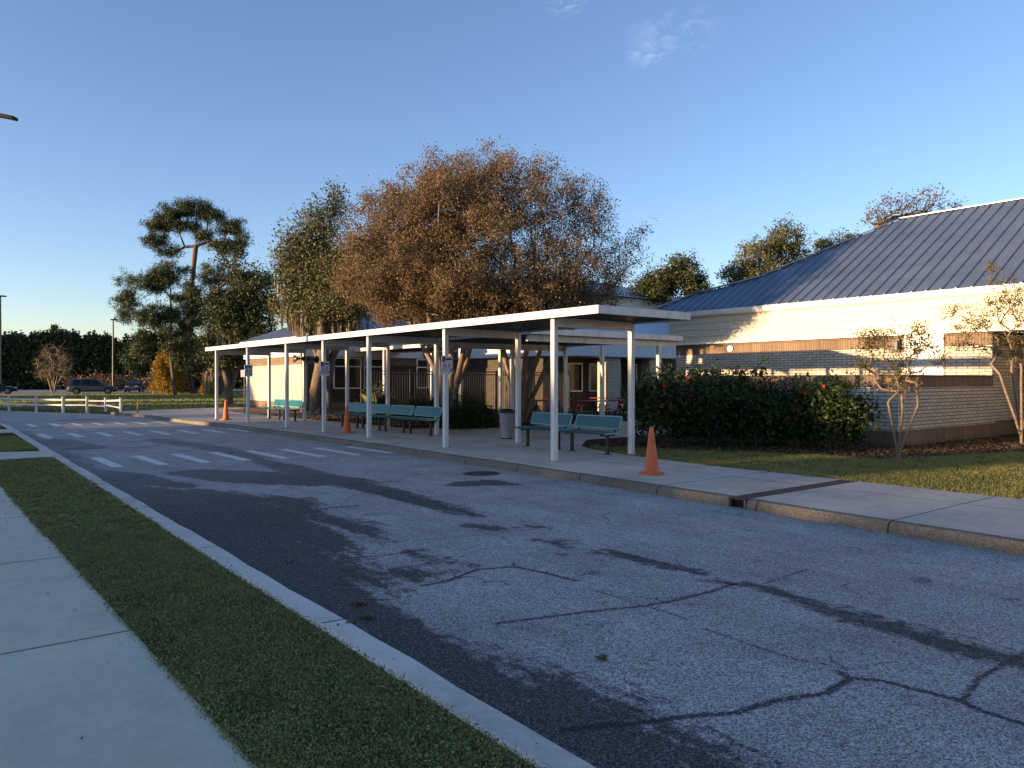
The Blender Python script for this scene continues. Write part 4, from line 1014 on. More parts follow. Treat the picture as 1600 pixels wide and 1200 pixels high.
cs = [('suv',M['cargrey'],4.95,1.72,1.93,144.5,86,HD+.45,'parked_suv','dark grey SUV side-on beyond the lawn, second vehicle from the left'),
 ('sedan',M['carblue'],4.7,1.47,1.83,210,101,HD-1.25,'parked_car','dark sedan facing the camera between the SUV and the pines'),
 ('sedan',M['carblue'],5.0,1.47,1.86,286,88,HD+.40+math.pi,'parked_car','dark blue sedan side-on partly hidden by the pine trunks'),
 ('sedan',M['carblack'],4.7,1.47,1.83,-12,87,HD+.5,'parked_car','black car cut off by the left edge of the photo')]
for k, pm, L, H_, W_, px, Y, rot, nme, lab in cs:
    o = car(nme, pm, L, H_, W_, k, lab); q = ray(px,Y,0); o.location = (q[0],q[1],.13); o.rotation_euler = (0,0,rot)
# ------------------------------------------------------------------ trees
def skeleton(start, targets, r, step=.5, bias=.45, wob=.10, sag=0.0):
    nodes = [np.array(p, float) for p in start[0]]; par = list(start[1]); dist = []
    for i, p in enumerate(nodes): dist.append(0 if par[i] < 0 else dist[par[i]]+np.linalg.norm(p-nodes[par[i]]))
    ground = [p[2] < start[2] for p in nodes]
    cap = len(targets)*14+len(nodes)+200
    A = np.zeros((cap,3)); D = np.zeros(cap); OK = np.zeros(cap,bool); n = len(nodes)
    A[:n] = nodes; D[:n] = dist; OK[:n] = ~np.array(ground)
    base = A[0]; order = np.argsort(np.linalg.norm(targets-base, axis=1)); tips = []
    for t in targets[order]:
        d = np.linalg.norm(A[:n]-t, axis=1); c = d+bias*D[:n]; c[~OK[:n]] = 1e9
        j = int(np.argmin(c)); L = d[j]; k = max(1, int(round(L/step))); k = min(k, 12)
        a = A[j].copy(); prev = j
        for q in range(1, k+1):
            f = q/k; p = a+(t-a)*f
            if q < k: p = p+r.normal(0, wob*L/k*1.2, 3)+np.array([0,0,(.12*L*math.sin(math.pi*f))-sag*L*f*f*0])
            if n >= cap: break
            A[n] = p; D[n] = D[prev]+np.linalg.norm(p-A[prev]); OK[n] = True; par.append(prev); prev = n; n += 1
        tips.append(prev)
    return A[:n], np.array(par), np.array(tips)
def radii(A, par, tips, rt, Rb, pw=2.2):
    n = len(A); c = np.zeros(n); 
    ch = np.zeros(n, int)
    for i in range(n):
        if par[i] >= 0: ch[par[i]] += 1
    c[ch == 0] = 1
    for i in range(n-1, -1, -1):
        if par[i] >= 0: c[par[i]] += max(c[i], 1)
    r = rt*np.maximum(c,1)**(1/pw)
    m = r.max(); 
    e = math.log(Rb/rt)/math.log(max(m/rt,1.01)); return rt*(r/rt)**e
def limbs(name, A, par, r, mat, parent, sides=6, extra=None):
    ch = np.where(par >= 0)[0]; P0 = A[par[ch]]; P1 = A[ch]; R0 = np.minimum(r[par[ch]], r[ch]*1.35); R1 = r[ch]
    d = P1-P0; L = np.linalg.norm(d,axis=1); k = L > 1e-4; P0, P1, R0, R1, d = P0[k], P1[k], R0[k], R1[k], d[k]/L[k][:,None]
    P1 = P1+d*R1[:,None]*.25
    up = np.where(np.abs(d[:,2:3]) < .95, np.array([[0,0,1.]]), np.array([[1.,0,0]]))
    x = np.cross(d, up); x /= np.linalg.norm(x,axis=1)[:,None]; y = np.cross(d, x)
    a = np.arange(sides)*2*np.pi/sides; ca, sa = np.cos(a), np.sin(a)
    ring = x[:,None,:]*ca[None,:,None]+y[:,None,:]*sa[None,:,None]
    V = np.concatenate([P0[:,None]+ring*R0[:,None,None], P1[:,None]+ring*R1[:,None,None]],1)
    m = len(P0); b = (np.arange(m)*2*sides)[:,None]; q = np.arange(sides)[None,:]; q2 = (q+1)%sides
    F = np.stack([b+q, b+q2, b+sides+q2, b+sides+q], -1).reshape(-1,4)
    V = V.reshape(-1,3)
    if extra is not None:       # fine twigs: thin three-sided spikes
        c, e, rr = extra; k3 = len(c); dd = e-c; x = np.cross(dd, [[.3,.5,.8]]); x /= np.linalg.norm(x,axis=1)[:,None]+1e-9; y = np.cross(dd,x); y /= np.linalg.norm(y,axis=1)[:,None]+1e-9
        VV = np.stack([c+x*rr, c-x*.5*rr+y*.87*rr, e, c-x*.5*rr-y*.87*rr],1).reshape(-1,3); b0 = len(V)
        V = np.concatenate([V,VV]); q = b0+np.arange(k3)[:,None]*4; F = np.concatenate([F, q+np.array([[0,1,2,3]]), q+np.array([[1,3,2,2]])[:, [0,1,2,2]]]) if False else np.concatenate([F, q+np.array([[0,1,2,3]])])
    return npmesh(name, V, F, mat, parent, smooth=True)
def leafmesh(name, C, size, mat, parent, r, aspect=.55, droop=0, vert=None):
    n = len(C); t = r.normal(size=(n,3)); 
    if vert is not None: t = t*np.array([1,1,vert])
    if droop: t[:,2] -= droop
    t /= np.linalg.norm(t,axis=1)[:,None]; b = np.cross(t, r.normal(size=(n,3))); b /= np.linalg.norm(b,axis=1)[:,None]
    s = (size*r.uniform(.55,1.35,n))[:,None]
    V = np.stack([C-t*s, C-b*s*aspect, C+t*s, C+b*s*aspect],1).reshape(-1,3)
    return npmesh(name, V, np.arange(4*n).reshape(-1,4), mat, parent)
def stems(base, tops, r, k=5, spread=.12, ex=1.4, jit=.012):
    # several stems from one base; returns nodes, parents
    N = [np.array(base)]; par = [-1]
    for t in tops:
        prev = 0; a = np.array(base)+np.array([r.normal()*spread, r.normal()*spread, 0])
        N.append(a); par.append(0); prev = len(N)-1
        t = np.array(t); 
        for q in range(1, k+1):
            f = q/k; p = a+(t-a)*np.array([f**ex, f**ex, f])+r.normal(0,jit*np.linalg.norm(t-a),3)*np.array([1,1,.2]); N.append(p); par.append(prev); prev = len(N)-1
    return N, par
def crown_points(r, n, blobs, shell=.55):
    # blobs: (cx,cy,cz,rx,ry,rz,weight)
    out = []; wt = np.array([b[6] for b in blobs]); wt = wt/wt.sum()
    for b, w_ in zip(blobs, wt):
        k = max(1, int(n*w_)); v = r.normal(size=(k,3)); v /= np.linalg.norm(v,axis=1)[:,None]
        rad = r.uniform(shell**3, 1, k)**(1/3); out.append(np.array(b[:3])+v*rad[:,None]*np.array(b[3:6]))
    return np.concatenate(out)
def W(px, py, Y):      # photo direction at distance Y
    q = ray(px, Y); return np.array([q[0], q[1], CAMH+(594-py)/1200.*Y])
def make_tree(name, base, tops, blobs, nt_, mats, label, cat='tree', group=None, Rb=.25, rt=.012, leaves=40, spread=.45, lsize=.06, shell=.55, seed=1, step=.6, bias=.45,
              zfree=1.5, twigfrac=1.0, sides=6, aspect=.55, droop=0, crownz=None, sub=0, minz=None, vert=None, stemspread=.12, split=False, pts=None):
    r = np.random.default_rng(seed); base = np.array(base, float)
    N, par = stems(base, tops, r, 5, stemspread, 1.4 if stemspread > .1 else 1.1, .012 if stemspread > .1 else .004)
    T = crown_points(r, nt_, blobs, shell) if pts is None else pts
    if minz is not None: T = T[T[:,2] > minz]
    # nodes live in world space first, then are shifted to the base
    if split and len(tops) > 1:      # every stem carries the part of the crown nearest to it
        tt = np.array(tops); own = np.argmin(np.linalg.norm(T[:,None,:]-tt[None], axis=2)*1.0, axis=1); As, ps, ts, rs = [], [], [], []; off = 0
        for i_, t_ in enumerate(tops):
            if not (own == i_).any(): continue
            N, par = stems(base, [t_], r, 5, stemspread, 1.4 if stemspread > .1 else 1.1, .012 if stemspread > .1 else .004)
            a_, p_, q_ = skeleton((N, par, base[2]+zfree), T[own == i_], r, step, bias); r_s = radii(a_, p_, q_, rt, Rb*.62)
            As.append(a_); ps.append(np.where(p_ < 0, -1, p_+off)); ts.append(q_+off); rs.append(r_s); off += len(a_)
        A = np.concatenate(As); par = np.concatenate(ps); tips = np.concatenate(ts); rr = np.concatenate(rs)
    else:
        A, par, tips = skeleton((N, par, base[2]+zfree), T, r, step, bias)
        rr = radii(A, par, tips, rt, Rb)
    root = empty(name, tuple(base)); tag(root, label, cat, group)
    A = A-base
    tp = A[tips]
    if not sub: limbs('trunk', A, par, rr, mats[0], root, sides)
    if sub:
        # fine twigs
        m = len(tp)*sub; c = np.repeat(tp, sub, 0); e = c+r.normal(0, spread*.8, (m,3))
        limbs('trunk', A, par, rr, mats[0], root, sides, (c, e, rt*.6))
        src = np.concatenate([e, c+(e-c)*.6]); 
    else: src = tp
    if leaves:
        k = int(leaves*len(tp)/len(src)) if sub else leaves
        C = np.repeat(src, max(1,k), 0); C = C+r.normal(0, spread*(.45 if sub else 1), C.shape)*np.array([1,1,.75])
        leafmesh('crown', C, lsize, mats[1], root, r, aspect, droop, vert)
    return root, A, par, tips, rr

def b_(px, py, Y, rx, rz_, w_, ry=None): c = W(px,py,Y); return (c[0],c[1],c[2],rx,ry or rx,rz_,w_)
# the two big crape myrtles whose crowns merge into one dome
bA = ray(702,26.2,.13); bB = ray(812,27.4,.13)
rd = np.random.default_rng(101)
def dome(n):
    out = []
    while len(out) < n:
        v = rd.normal(size=3); v /= np.linalg.norm(v)
        rad = rd.uniform(.42**3,1)**(1/3); a = math.atan2(v[1],v[0])
        rad *= 1+.05*math.sin(5*a+9*v[2])+.04*math.sin(11*a-6*v[2])
        x, y, z = v[0]*5.3*rad, v[1]*3.8*rad, v[2]*rad
        z = z*4.15 if z > 0 else z*2.0
        if z > 0: x -= .35*z*0; z += 0
        if z < -1.0 and abs(x) > 4.6+z*.3: continue
        out.append((x-.03*0, y, z))
    P_ = np.array(out); c = W(765,428,26.9); right = np.array([FY,-FX,0]); fwd = np.array([FX,FY,0])
    return c+P_[:,:1]*right+P_[:,1:2]*fwd+P_[:,2:]*np.array([0,0,1.]), P_
DP, DL = dome(2600)
spl = DL[:,0] < .1+rd.normal(0,.35,len(DL))
tA = [W(x,y,26.2+d) for x, y, d in ((640,500,.6),(672,490,-.8),(705,485,.3),(735,495,-.5),(755,505,.9),(690,500,1.6))]
make_tree('crape_myrtle', bA, tA, None, 0, (M['barkpale'],M['leafcrape'],M['twig']), 'left half of the broad rust-brown domed tree, trunk behind the second front post', Rb=.16, rt=.006, leaves=220, spread=.25, lsize=.033, seed=11, sub=9, bias=.3, zfree=1.2, split=True, pts=DP[spl])
tB = [W(x,y,27.4+d) for x, y, d in ((775,505,-.6),(800,490,.6),(832,488,-.8),(868,495,.4),(900,505,-.2))]
rk = rd.uniform(size=len(DP)) < np.clip(1.05-.13*np.maximum(DL[:,0],0), .45, 1)
make_tree('crape_myrtle', bB, tB, None, 0, (M['barkpale'],M['leafcrape'],M['twig']), 'thinner right half of the domed tree, forked trunk behind the trash can', Rb=.15, rt=.006, leaves=140, spread=.25, lsize=.033, seed=12, sub=9, bias=.3, zfree=1.2, split=True, pts=DP[(~spl)&rk])
# mossy oak left of them
bO = ray(503,35.5,.15); tO = [W(478,500,35.5),W(512,470,35),W(540,505,36)]
rt_, A_, p_, t_, _ = make_tree('live_oak', bO, tO, [b_(475,395,35.5,1.1,1.3,.9),b_(500,355,35.5,.8,.9,.5),b_(526,318,36,.35,.7,.22),b_(495,440,35.5,1.6,1.4,1.5),b_(545,440,35,2.1,1.5,1.5),b_(452,415,35.5,.5,.7,.3),b_(520,480,35,2.2,.7,.9),b_(452,470,35.3,.8,.9,.35),b_(560,410,35,1.5,1.2,.7)], 560,
  (M['bark'],M['leafoak'],M['bark']), 'tall ragged oak hung with grey moss behind the far canopy half', Rb=.42, rt=.014, leaves=80, spread=.42, lsize=.06, shell=.35, seed=13, sub=5, bias=.4, zfree=2.5)
def moss(parent, base, pts, n, L, seed, w_=.05):
    r = np.random.default_rng(seed); base = np.array(base)
    for p in pts:
        c = np.array(p)-base+r.normal(0,.20,(n,3))*np.array([1,1,.6]); m = n; a = r.uniform(0,np.pi,m)
        l = L*r.uniform(.3,1.2,m); ww = w_*r.uniform(.5,1.4,m); dx = np.stack([np.cos(a)*ww,np.sin(a)*ww,0*a],1); sw = r.normal(0,.06,(m,3)); sw[:,2] = 0
        bot = c+sw; bot[:,2] -= l; mid = c+sw*.3; mid[:,2] -= l*.5
        V = np.stack([c-dx*.5, c+dx*.5, mid+dx, bot, mid-dx],1).reshape(-1,3)
        npmesh('hanging_moss', V, np.arange(5*m).reshape(-1,5), M['moss'], parent)
moss(rt_, bO, [W(x,y,35.3) for x, y in ((455,475),(462,482),(470,478),(480,488),(490,482),(500,492),(512,490),(520,486),(530,492),(545,488),(552,484),(468,490),(484,476),(505,480),(540,480))], 60, 1.15, 5)
moss(rt_, bO, [W(x,y,35.3) for x, y in ((600,400),(575,420),(440,440),(560,500))], 14, .7, 6)
# pines
bP = ray(301,87,.12); tP = [W(303,326,87)]
mats = (M['barkpine'],M['needle'],M['barkpine'])
def pine(base, top, blobs, n, lab, seed, Rb, k=230, sp=.55, ls=.20):
    return make_tree('pine_tree', base, [top], blobs, n, mats, lab, group=None, Rb=Rb, rt=.018, leaves=k, spread=sp, lsize=ls, shell=.15, seed=seed, step=1.2, bias=.05, zfree=5, aspect=.14, sub=4)
pine(bP, tP[0], [b_(303,326,87,1.7,.55,.9),b_(270,337,87,1.4,.6,.8),b_(252,352,87,1.2,.6,.7),b_(244,376,87,1.0,.7,.6),b_(333,338,87,1.5,.6,.8),b_(360,356,87,1.3,.6,.7),b_(374,378,87,.9,.7,.5),b_(345,385,87,1.3,.5,.5),b_(290,352,87,1.3,.5,.5),b_(318,365,87,1.2,.4,.4),b_(262,392,87,.9,.35,.3),b_(345,478,87,1.6,.8,.4),b_(285,500,87,1.5,.7,.3),b_(320,545,87,2.2,1.6,.4)], 190,
  'tallest pine with a flat-topped dark crown on a bare straight trunk', 21, .30)
bP2 = ray(275.5,80,.12)
pine(bP2, W(262,425,80), [b_(225,440,80,2.2,1.0,.9),b_(270,432,80,1.8,1.1,.8),b_(205,470,80,1.2,.9,.5),b_(240,490,80,2.6,1.2,1.0),b_(290,480,80,1.8,1.5,.8),b_(195,492,80,.7,.4,.2),b_(225,540,80,1.6,1.0,.5),b_(285,540,80,1.8,1.4,.6),b_(210,565,80,.8,.8,.2),b_(255,510,80,2.6,1.6,1.0),b_(300,455,80,1.6,.9,.6)], 190,
  'slender leaning pine with open tufted branches left of the tallest pine', 22, .19)
bP3 = ray(342,84,.12)
pine(bP3, W(345,425,84), [b_(370,470,84,2.6,1.6,1.0),b_(340,520,84,2.6,2.0,1.0),b_(385,500,84,2,1.5,.7),b_(330,430,84,1.4,1.2,.4),b_(400,445,84,1.8,1.0,.5),b_(320,570,84,2.2,1.2,.5),b_(390,545,84,2.4,1.5,.8)], 200,
  'dense dark pine just right of the tallest pine', 23, .27)
bE = ray(356,50,.12); tE = [W(350,575,50),W(372,575,50.5)]
rt2, *_ = make_tree('evergreen_tree', bE, tE, [b_(372,470,50,1.6,2.2,1.6),b_(400,455,50,1.2,1.5,.7),b_(350,500,50,1.4,1.8,1.0),b_(395,520,50,1.5,1.3,.9),b_(418,478,50,.7,.7,.3),b_(360,400,50,.9,.9,.3),b_(345,560,50,1.2,1,.6)], 330,
  (M['bark'],M['leafdark'],M['bark']), 'forked evergreen tree just left of the sunlit brick wing, above the canopy end', Rb=.30, rt=.02, leaves=80, spread=.40, lsize=.085, shell=.3, seed=24, sub=4, zfree=1.6)
moss(rt2, bE, [W(x,y,50) for x, y in ((427,472),(380,500),(345,520),(325,585),(332,580))], 16, 1.5, 7)
# golden cypresses
def cypress(px, py0, top, Y, hw, lab, seed):
    base = ray(px,Y,.12); r = np.random.default_rng(seed); H_ = (594-top)/1200*Y+CAMH
    root = empty('cypress_tree', base); tag(root, lab, 'tree')
    MB().tube([(0,0,0),(0,0,H_*.5),(0,0,H_*.96)], [.16,.09,.02], 8).build('trunk', M['bark'], root)
    n = 16000; z = r.uniform(.04,1,n); 
    lob = .75+.35*np.abs(np.sin(z*17+r.integers(0,3,n)*2.1)); a = r.uniform(0,2*np.pi,n)
    rad = hw*(1-z)**.75*(1.0-.35*np.exp(-z*14))*lob*(.8+.25*np.sin(3*a+z*9))*r.uniform(.35,1.05,n)**.6
    C = np.stack([rad*np.cos(a),rad*np.sin(a),z*H_+r.normal(0,.1,n)],1)
    leafmesh('crown', C, .11, M['leafgold'], root, r, .4)
cypress(262,0,534,86,2.6,'bright golden conical tree between the sedans, left of the pine trunks',31)
cypress(331,0,556,84,1.6,'smaller orange-gold conical tree right of the pine trunks',32)
# pale bare tree
bT = ray(83,93,.12)
make_tree('bare_tree', bT, [W(x,y,93) for x, y in ((66,578),(75,570),(84,566),(93,570),(103,578))], [b_(84,563,93,1.9,2.3,1),b_(68,575,93,1.2,1.6,.6),b_(102,573,93,1.1,1.5,.6)], 200,
  (M['twig'],M['leafsap'],M['twig']), 'pale leafless bushy tree lit by the sun before the dark woods at left', Rb=.14, rt=.022, leaves=6, spread=.45, lsize=.07, shell=.3, seed=33, sub=5, zfree=.1, split=True, bias=.1)
# trees behind the right-hand roof
for px, Y, blobs, lab, sd_, lm, n_ in (
 (1205,62,[(1190,405,1.9,1.6,1.2),(1225,375,1.4,1.4,.8),(1160,430,1.7,1.3,1.0),(1205,440,2.4,1.2,1.0),(1245,410,1.2,1.0,.5)],'bushy sunlit evergreen rising above the low end of the blue roof',41,'leafoak',330),
 (1065,60,[(1065,430,1.5,1.4,1.0),(1030,445,1.5,1.2,.8),(1090,455,1.1,1.0,.5),(1010,460,1.2,1.0,.4)],'lower round evergreen between the big dome tree and the bushy evergreen',42,'leafdark',260),
 (1305,66,[(1300,395,1.9,.9,.6),(1325,378,1.2,.6,.3),(1285,385,.8,.8,.3)],'thin wispy treetop just clearing the blue roof slope',43,'leafoak',70),
 (1400,60,[(1385,325,.9,1.2,.5),(1368,340,.9,.8,.4),(1420,325,1.1,1.0,.5),(1455,315,1.2,1.1,.6),(1490,325,.6,.5,.2)],'sparse tan-leaved treetop above the roof ridge',44,'leafsap',110)):
    b0_ = ray(px,Y,.1); make_tree('evergreen_tree' if lm != 'leafsap' else 'sparse_tree', b0_, [W(px-20,470,Y),W(px+15,460,Y)], [b_(x,y,Y,rx,rz2,w2) for x, y, rx, rz2, w2 in blobs], n_,
      (M['bark'],M[lm],M['bark']), lab, Rb=.28, rt=.02, leaves=70 if lm != 'leafsap' else 22, spread=.42, lsize=.09, shell=.3, seed=sd_, sub=4, zfree=3)

# dark woods along the horizon and behind the buildings
def wood(name, pts, z0, z1, depth, n, size, mat, seed, label=None, jag=1.6, under=True, core=1.1):
    r = np.random.default_rng(seed); pts = np.array(pts, float); seg = np.linalg.norm(np.diff(pts,axis=0),axis=1); cum = np.r_[0,np.cumsum(seg)]; L = cum[-1]
    def prof(t): return .5*np.sin(t*.37+seed)+.35*np.sin(t*.91+2*seed)+.3*np.sin(t*2.3+seed)+.25*np.sin(t*4.1)
    t = r.uniform(0,L,n); x = np.interp(t,cum,pts[:,0]); y = np.interp(t,cum,pts[:,1])
    i = np.clip(np.searchsorted(cum,t)-1,0,len(seg)-1); d = (pts[i+1]-pts[i])/seg[i][:,None]; nx, ny = -d[:,1], d[:,0]
    top = z1+jag*prof(t)*.6; q = r.uniform(0,1,n)**.75; off = depth*(r.uniform(-.5,.5,n))*(1-.3*q)
    z = z0+(top-z0)*q+r.normal(0,.35,n)
    C = np.stack([x+nx*off,y+ny*off,np.maximum(z,z0)],1)
    o = leafmesh(name, C, size, mat, None, r, .6)
    # opaque heart of the wood
    k = int(L/1.2); tt = np.linspace(0,L,k); xx = np.interp(tt,cum,pts[:,0]); yy = np.interp(tt,cum,pts[:,1]); hh = z1+jag*prof(tt)*.6-core
    m = MB()
    for a in range(k-1):
        m.add([(xx[a],yy[a],z0-.5),(xx[a+1],yy[a+1],z0-.5),(xx[a+1],yy[a+1],hh[a+1]),(xx[a],yy[a],hh[a])], [(0,1,2,3)])
    c = m.build('wood_core', mat)
    # join into the one mass
    c2 = c.data; o2 = o.data
    import bmesh
    bm = bmesh.new(); bm.from_mesh(o2); bm.from_mesh(c2); bm.to_mesh(o2); bm.free(); bpy.data.objects.remove(c)
    tag(o, label, 'trees', kind='stuff'); return o
P3 = lambda px, Y: ray(px,Y)[:2]
wood('far_woods', [P3(-260,118),P3(0,128),P3(200,135),P3(420,140),P3(640,140)], 0, 9.3, 9, 120000, .30, M['leaffar'], 3, 'dark mass of woods along the horizon beyond the parking lot', 1.9)
wood('far_woods', [P3(620,120),P3(1000,115),P3(1400,105),P3(1900,90)], 0, 7.5, 8, 16000, .6, M['leaffar'], 5, 'woods behind the school buildings')
r_ = np.random.default_rng(77)
for i_, (px, py) in enumerate(((140,590),(160,588),(175,591),(240,588))):
    q = np.array(ray(px,112,.12)); C = np.array([q[0],q[1],1.1])+r_.normal(0,1,(1500,3))*np.array([1.6,1.6,.7])
    tag(leafmesh('red_shrub', C, .14, M['drygrass'], None, r_, .5), ('rusty autumn shrub above the SUV roof','rusty autumn shrub above the SUV hood, left of the lamp post','rusty autumn shrub right beside the lamp post foot','rusty autumn shrub right of the sedan by the golden tree')[i_], 'shrub')

# ------------------------------------------------------------------ hibiscus shrubs
def shrub(base, rx, ry, h, n, lab, seed, nf=5, lean=0):
    r = np.random.default_rng(seed); root = empty('hibiscus_shrub', base); tag(root, lab, 'shrub', 'hibiscus shrubs before the screen wall')
    k = 90; v = r.normal(size=(k,3)); v /= np.linalg.norm(v,axis=1)[:,None]; v[:,2] = np.abs(v[:,2])
    T = v*np.array([rx,ry,h*.62])*r.uniform(.5,1,(k,1))+np.array([0,0,h*.34])
    N, par = stems((0,0,0), [(r.normal()*rx*.4,r.normal()*ry*.4,h*.45) for _ in range(7)], r, 4, .15)
    A, par, tips = skeleton((N,par,.1), T, r, .25, .3); limbs('branches', A, par, radii(A,par,tips,.006,.03), M['bark'], root, 5)
    tp = A[tips]; tp = np.concatenate([tp, A[par[tips]]]); per = n//len(tp)
    C = np.repeat(tp, per, 0)+r.normal(0,.15,(per*len(tp),3)); C = C[(C[:,2] > .08)]
    # skirt of low leaves
    a = r.uniform(0,2*np.pi,n//4); z = r.uniform(.1,.6,n//4)*h; f = r.uniform(.7,1,n//4)*(.8+.2*np.sin(3*a+seed)); C = np.concatenate([C, np.stack([rx*f*np.cos(a)*.9,ry*f*np.sin(a)*.9,z],1)])
    leafmesh('leaves', C, .048, M['leafhib'], root, r, .6)
    for q in range(nf):
        while True:
            d = r.normal(size=3); d /= np.linalg.norm(d)
            if d[0] < -.1 or (d[1] < -.3): break
        d[2] = abs(d[2])*.8+r.uniform(-.25,.35); p = np.array([d[0]*rx*.98,d[1]*ry*.98,max(.35,h*(.45+.5*d[2]))])
        m = MB(); t = Vector((-.7+r.normal()*.3,-.55+r.normal()*.3,.2)).normalized(); x = t.cross(Vector((0,0,1))).normalized(); y = x.cross(t)
        for w2 in range(5):
            aa = w2*2*math.pi/5; c1 = x*math.cos(aa-.5)+y*math.sin(aa-.5); c2 = x*math.cos(aa+.5)+y*math.sin(aa+.5); c3 = x*math.cos(aa)+y*math.sin(aa); s_ = .048
            m.add([(0,0,0), c1*s_*.8+t*.03, c3*s_*1.15+t*.045, c2*s_*.8+t*.03], [(0,1,2,3)])
        m.bar((0,0,0), t*.07, .008, .008)
        o = m.build('flower', M['redflower'], root); o.location = p
    return root
shr = [((1050,18.7),1.15,1.1,1.95,9500,'dense tall dark shrub at the left end, closest to the canopy end',3),
 ((1115,18.6),1.05,1.1,1.95,9000,'tall dark flowering shrub second from the left end of the hedge',4),
 ((1175,18.5),1.05,1.05,1.85,9000,'dark shrub with several red blooms in the middle of the hedge',6),
 ((1240,18.2),.85,.9,1.45,6000,'lower shrub with arching stems between the dense hedge and the sunlit one',5),
 ((1296,17.6),.85,.9,1.62,8000,'sunlit green shrub with red blooms at the right end, beside the small trees',6)]
for i_, ((px,Y),rx,ry,h,n,lab,nf) in enumerate(shr): shrub(ray(px,Y,.13), rx, ry, h, n, lab, 50+i_, nf)
# small crape myrtle trees on the right
def sapling(base, tops, blobs, lab, seed, n_, leaves, Rb=.042):
    return make_tree('young_crape_myrtle', base, tops, blobs, n_, (M['barkpale'],M['leafsap'],M['barkpale']), lab, group=None, Rb=Rb, rt=.0028, leaves=leaves, spread=.10, lsize=.024, shell=.2, seed=seed, step=.2, bias=.15, zfree=.9, sub=2, aspect=.5, stemspread=.035, split=True)
sapling(ray(1404,14.7,.13), [W(1388,628,14.6),W(1411,640,14.9),W(1434,634,14.6)], [b_(1375,535,14.6,.32,.35,.8),b_(1350,560,14.6,.2,.3,.4),b_(1425,545,14.7,.3,.5,.9),b_(1440,525,14.8,.15,.35,.3),b_(1405,590,14.7,.5,.35,.8),b_(1470,555,14.8,.15,.2,.2),b_(1360,525,14.6,.3,.12,.3)], 'small multi-stemmed tree with thin tan leaves standing in front of the wall corner', 61, 150, 30)
sapling(ray(1596,18.6,.13), [W(1562,585,18.5),W(1580,580,18.7),W(1596,575,18.3),W(1612,582,18.6),W(1628,590,18.4)], [b_(1545,490,18.5,.55,.4,.8),b_(1510,510,18.4,.5,.25,.5),b_(1490,485,18.5,.25,.12,.25),b_(1580,460,18.6,.4,.5,.7),b_(1550,430,18.6,.12,.4,.25),b_(1610,480,18.6,.5,.8,.9),b_(1570,540,18.5,.6,.5,.9),b_(1630,540,18.6,.6,.6,.6),b_(1505,540,18.4,.3,.12,.2)], 'taller spreading young tree with tan leaves at the right edge of the photo', 62, 280, 30, .052)
# courtyard plants
for px, Y, h, n, lab, sd_ in ((660,26.5,.95,240,'spiky pale ornamental grass clump left of the big tree trunk',71),(682,26.0,.75,180,'smaller spiky grass clump against the big tree trunk',72),(590,31,1.0,200,'spiky clump below the shaded windows',73)):
    r = np.random.default_rng(sd_); a = r.uniform(0,2*np.pi,n); l = r.uniform(.2,.75,n)*h; hh = h*r.uniform(.5,1.1,n); ww = .014
    V = np.stack([np.stack([-np.sin(a)*ww,np.cos(a)*ww,0*a],1), np.stack([np.sin(a)*ww,-np.cos(a)*ww,0*a],1), np.stack([np.cos(a)*l*.5+np.sin(a)*ww,np.sin(a)*l*.5-np.cos(a)*ww,hh*.75],1), np.stack([np.cos(a)*l,np.sin(a)*l,hh],1), np.stack([np.cos(a)*l*.5-np.sin(a)*ww,np.sin(a)*l*.5+np.cos(a)*ww,hh*.75],1)],1).reshape(-1,3)
    o = npmesh('ornamental_grass', V, np.arange(5*n).reshape(-1,5), M['leafoak']); o.location = ray(px,Y,.13); tag(o, lab, 'plant')
for px, Y, rx, h, lab, sd_ in ((722,25.2,.8,1.0,'low dark shrub right of the big tree trunk',81),(748,25.8,.7,.8,'low dark shrub farther right near the courtyard doors',82),(590,33,.9,1.3,'rounded dark shrub beneath the windows of the left wing',83),(615,30,.7,.7,'low dark shrub behind the middle benches',84)):
    r = np.random.default_rng(sd_); n = 5000; v = r.normal(size=(n,3)); v /= np.linalg.norm(v,axis=1)[:,None]; v[:,2] = np.abs(v[:,2])
    lobes = 1+.18*np.sin(4*np.arctan2(v[:,1],v[:,0])+sd_)+.12*np.sin(7*v[:,2]*3)
    C = v*(r.uniform(.35,1,(n,1))**.6)*lobes[:,None]*np.array([rx,rx,h]); root = empty('shrub', ray(px,Y,.13)); tag(root, lab, 'shrub')
    leafmesh('leaves', C, .04, M['leafdark'], root, r, .5); MB().tube([(0,0,0),(.05,.02,h*.5)], [.03,.015], 6).build('stem', M['bark'], root)

# ------------------------------------------------------------------ woods towards the low sun (left of and behind the camera) that shade the road
def sunpt(q, D):       # q metres across the sun's direction, D metres towards it
    mx_, my_ = -LY, LX      # perpendicular
    return (LX*D - mx_*q, LY*D - my_*q)
T_ = math.tan(R(SUN_EL))
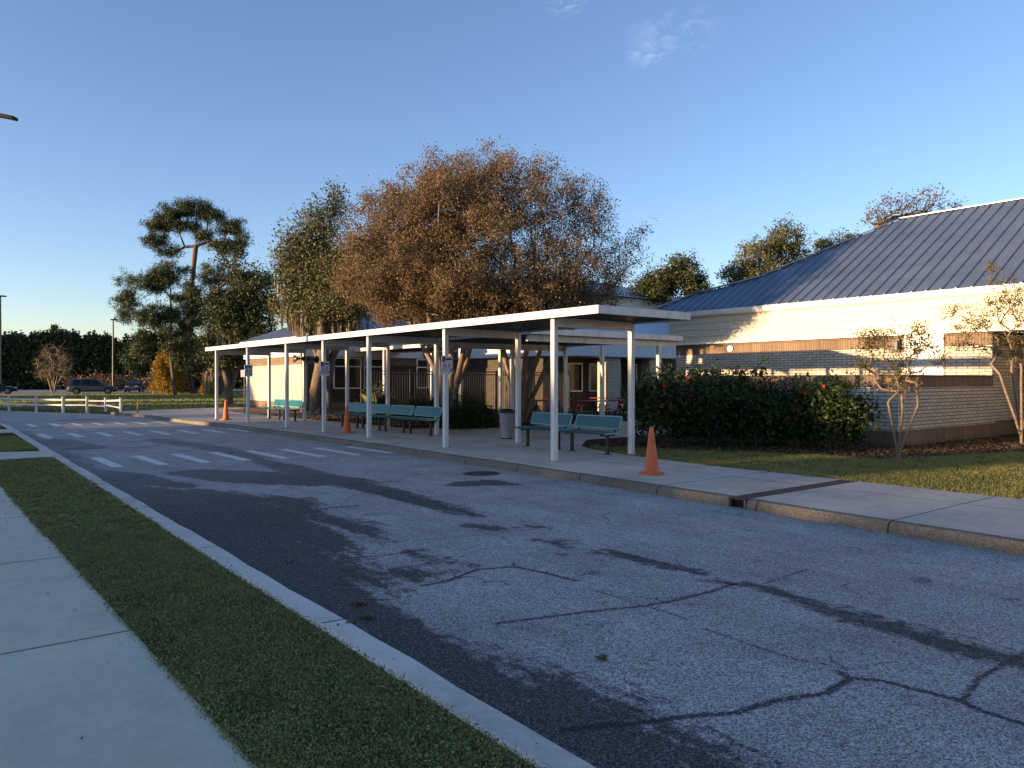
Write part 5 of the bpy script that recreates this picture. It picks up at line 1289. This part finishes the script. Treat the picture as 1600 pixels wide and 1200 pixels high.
# occluder profile: q = position across the sun direction, zs = height of the shadow edge at the canopy
DO = 62.0
PROF = [(-60,2.2),(1,2.0),(3,.5),(4.3,.05),(9.2,.0),(9.9,1.1),(11.2,1.1),(11.7,.1),(12.3,.4),(13.3,1.4),(14.3,2.0),(18,2.1),(22,2.0),(27.5,1.7),(30.0,1.0),(31.0,-1.3),(34.4,-1.3),(35.2,.5),(37,1.2),(38.6,-.5),(45.5,-.6),(46.5,.6),(49,.9),(54,.9),(54.8,-1.7),(57.5,-1.7),(58.5,.8),(62,.8),(63,-1.7),(69,-1.9),(70,.6),(90,.9)]
pq = np.array([p[0] for p in PROF]); pz = np.array([p[1] for p in PROF])
def sun_q(x, y):       # inverse of sunpt for the across coordinate
    return -(x*(-LY)+y*LX)
# along-sun distance of the reference line (the canopy front edge, u=9.8) ignored: edge heights are given there
def wood_towards_sun():
    r = np.random.default_rng(9); n = 60000
    q = r.uniform(-60, 90, n); top = np.interp(q, pq, pz)+T_*(DO+9.5)+(.22*np.sin(q*1.9)+.14*np.sin(q*4.7+1))*(q>13)+.03*np.sin(q*5)
    z = top*r.uniform(0,1,n)**.6; D = DO+r.uniform(-2.2,2.2,n)
    x, y = sunpt(q, D); C = np.stack([x,y,z],1)
    o = leafmesh('roadside_woods', C, .26, M['leaffar'], None, r, .6)
    m = MB(); qs = np.arange(-60,90,.6)
    for a, b in zip(qs[:-1], qs[1:]):
        pa = sunpt(a,DO); pb = sunpt(b,DO); ha = np.interp(a,pq,pz)+T_*(DO+9.5)-.35; hb = np.interp(b,pq,pz)+T_*(DO+9.5)-.35
        m.add([(*pa,-.5),(*pb,-.5),(*pb,hb),(*pa,ha)], [(0,1,2,3)])
    c = m.build('wood_core', M['leaffar'])
    import bmesh
    bm = bmesh.new(); bm.from_mesh(o.data); bm.from_mesh(c.data); bm.to_mesh(o.data); bm.free(); bpy.data.objects.remove(c)
    tag(o, 'woods across the road toward the setting sun, behind the camera', 'trees', kind='stuff')
wood_towards_sun()

SC.render.engine = 'CYCLES'
SC.cycles.max_bounces = 6; SC.cycles.diffuse_bounces = 3; SC.cycles.transparent_max_bounces = 8
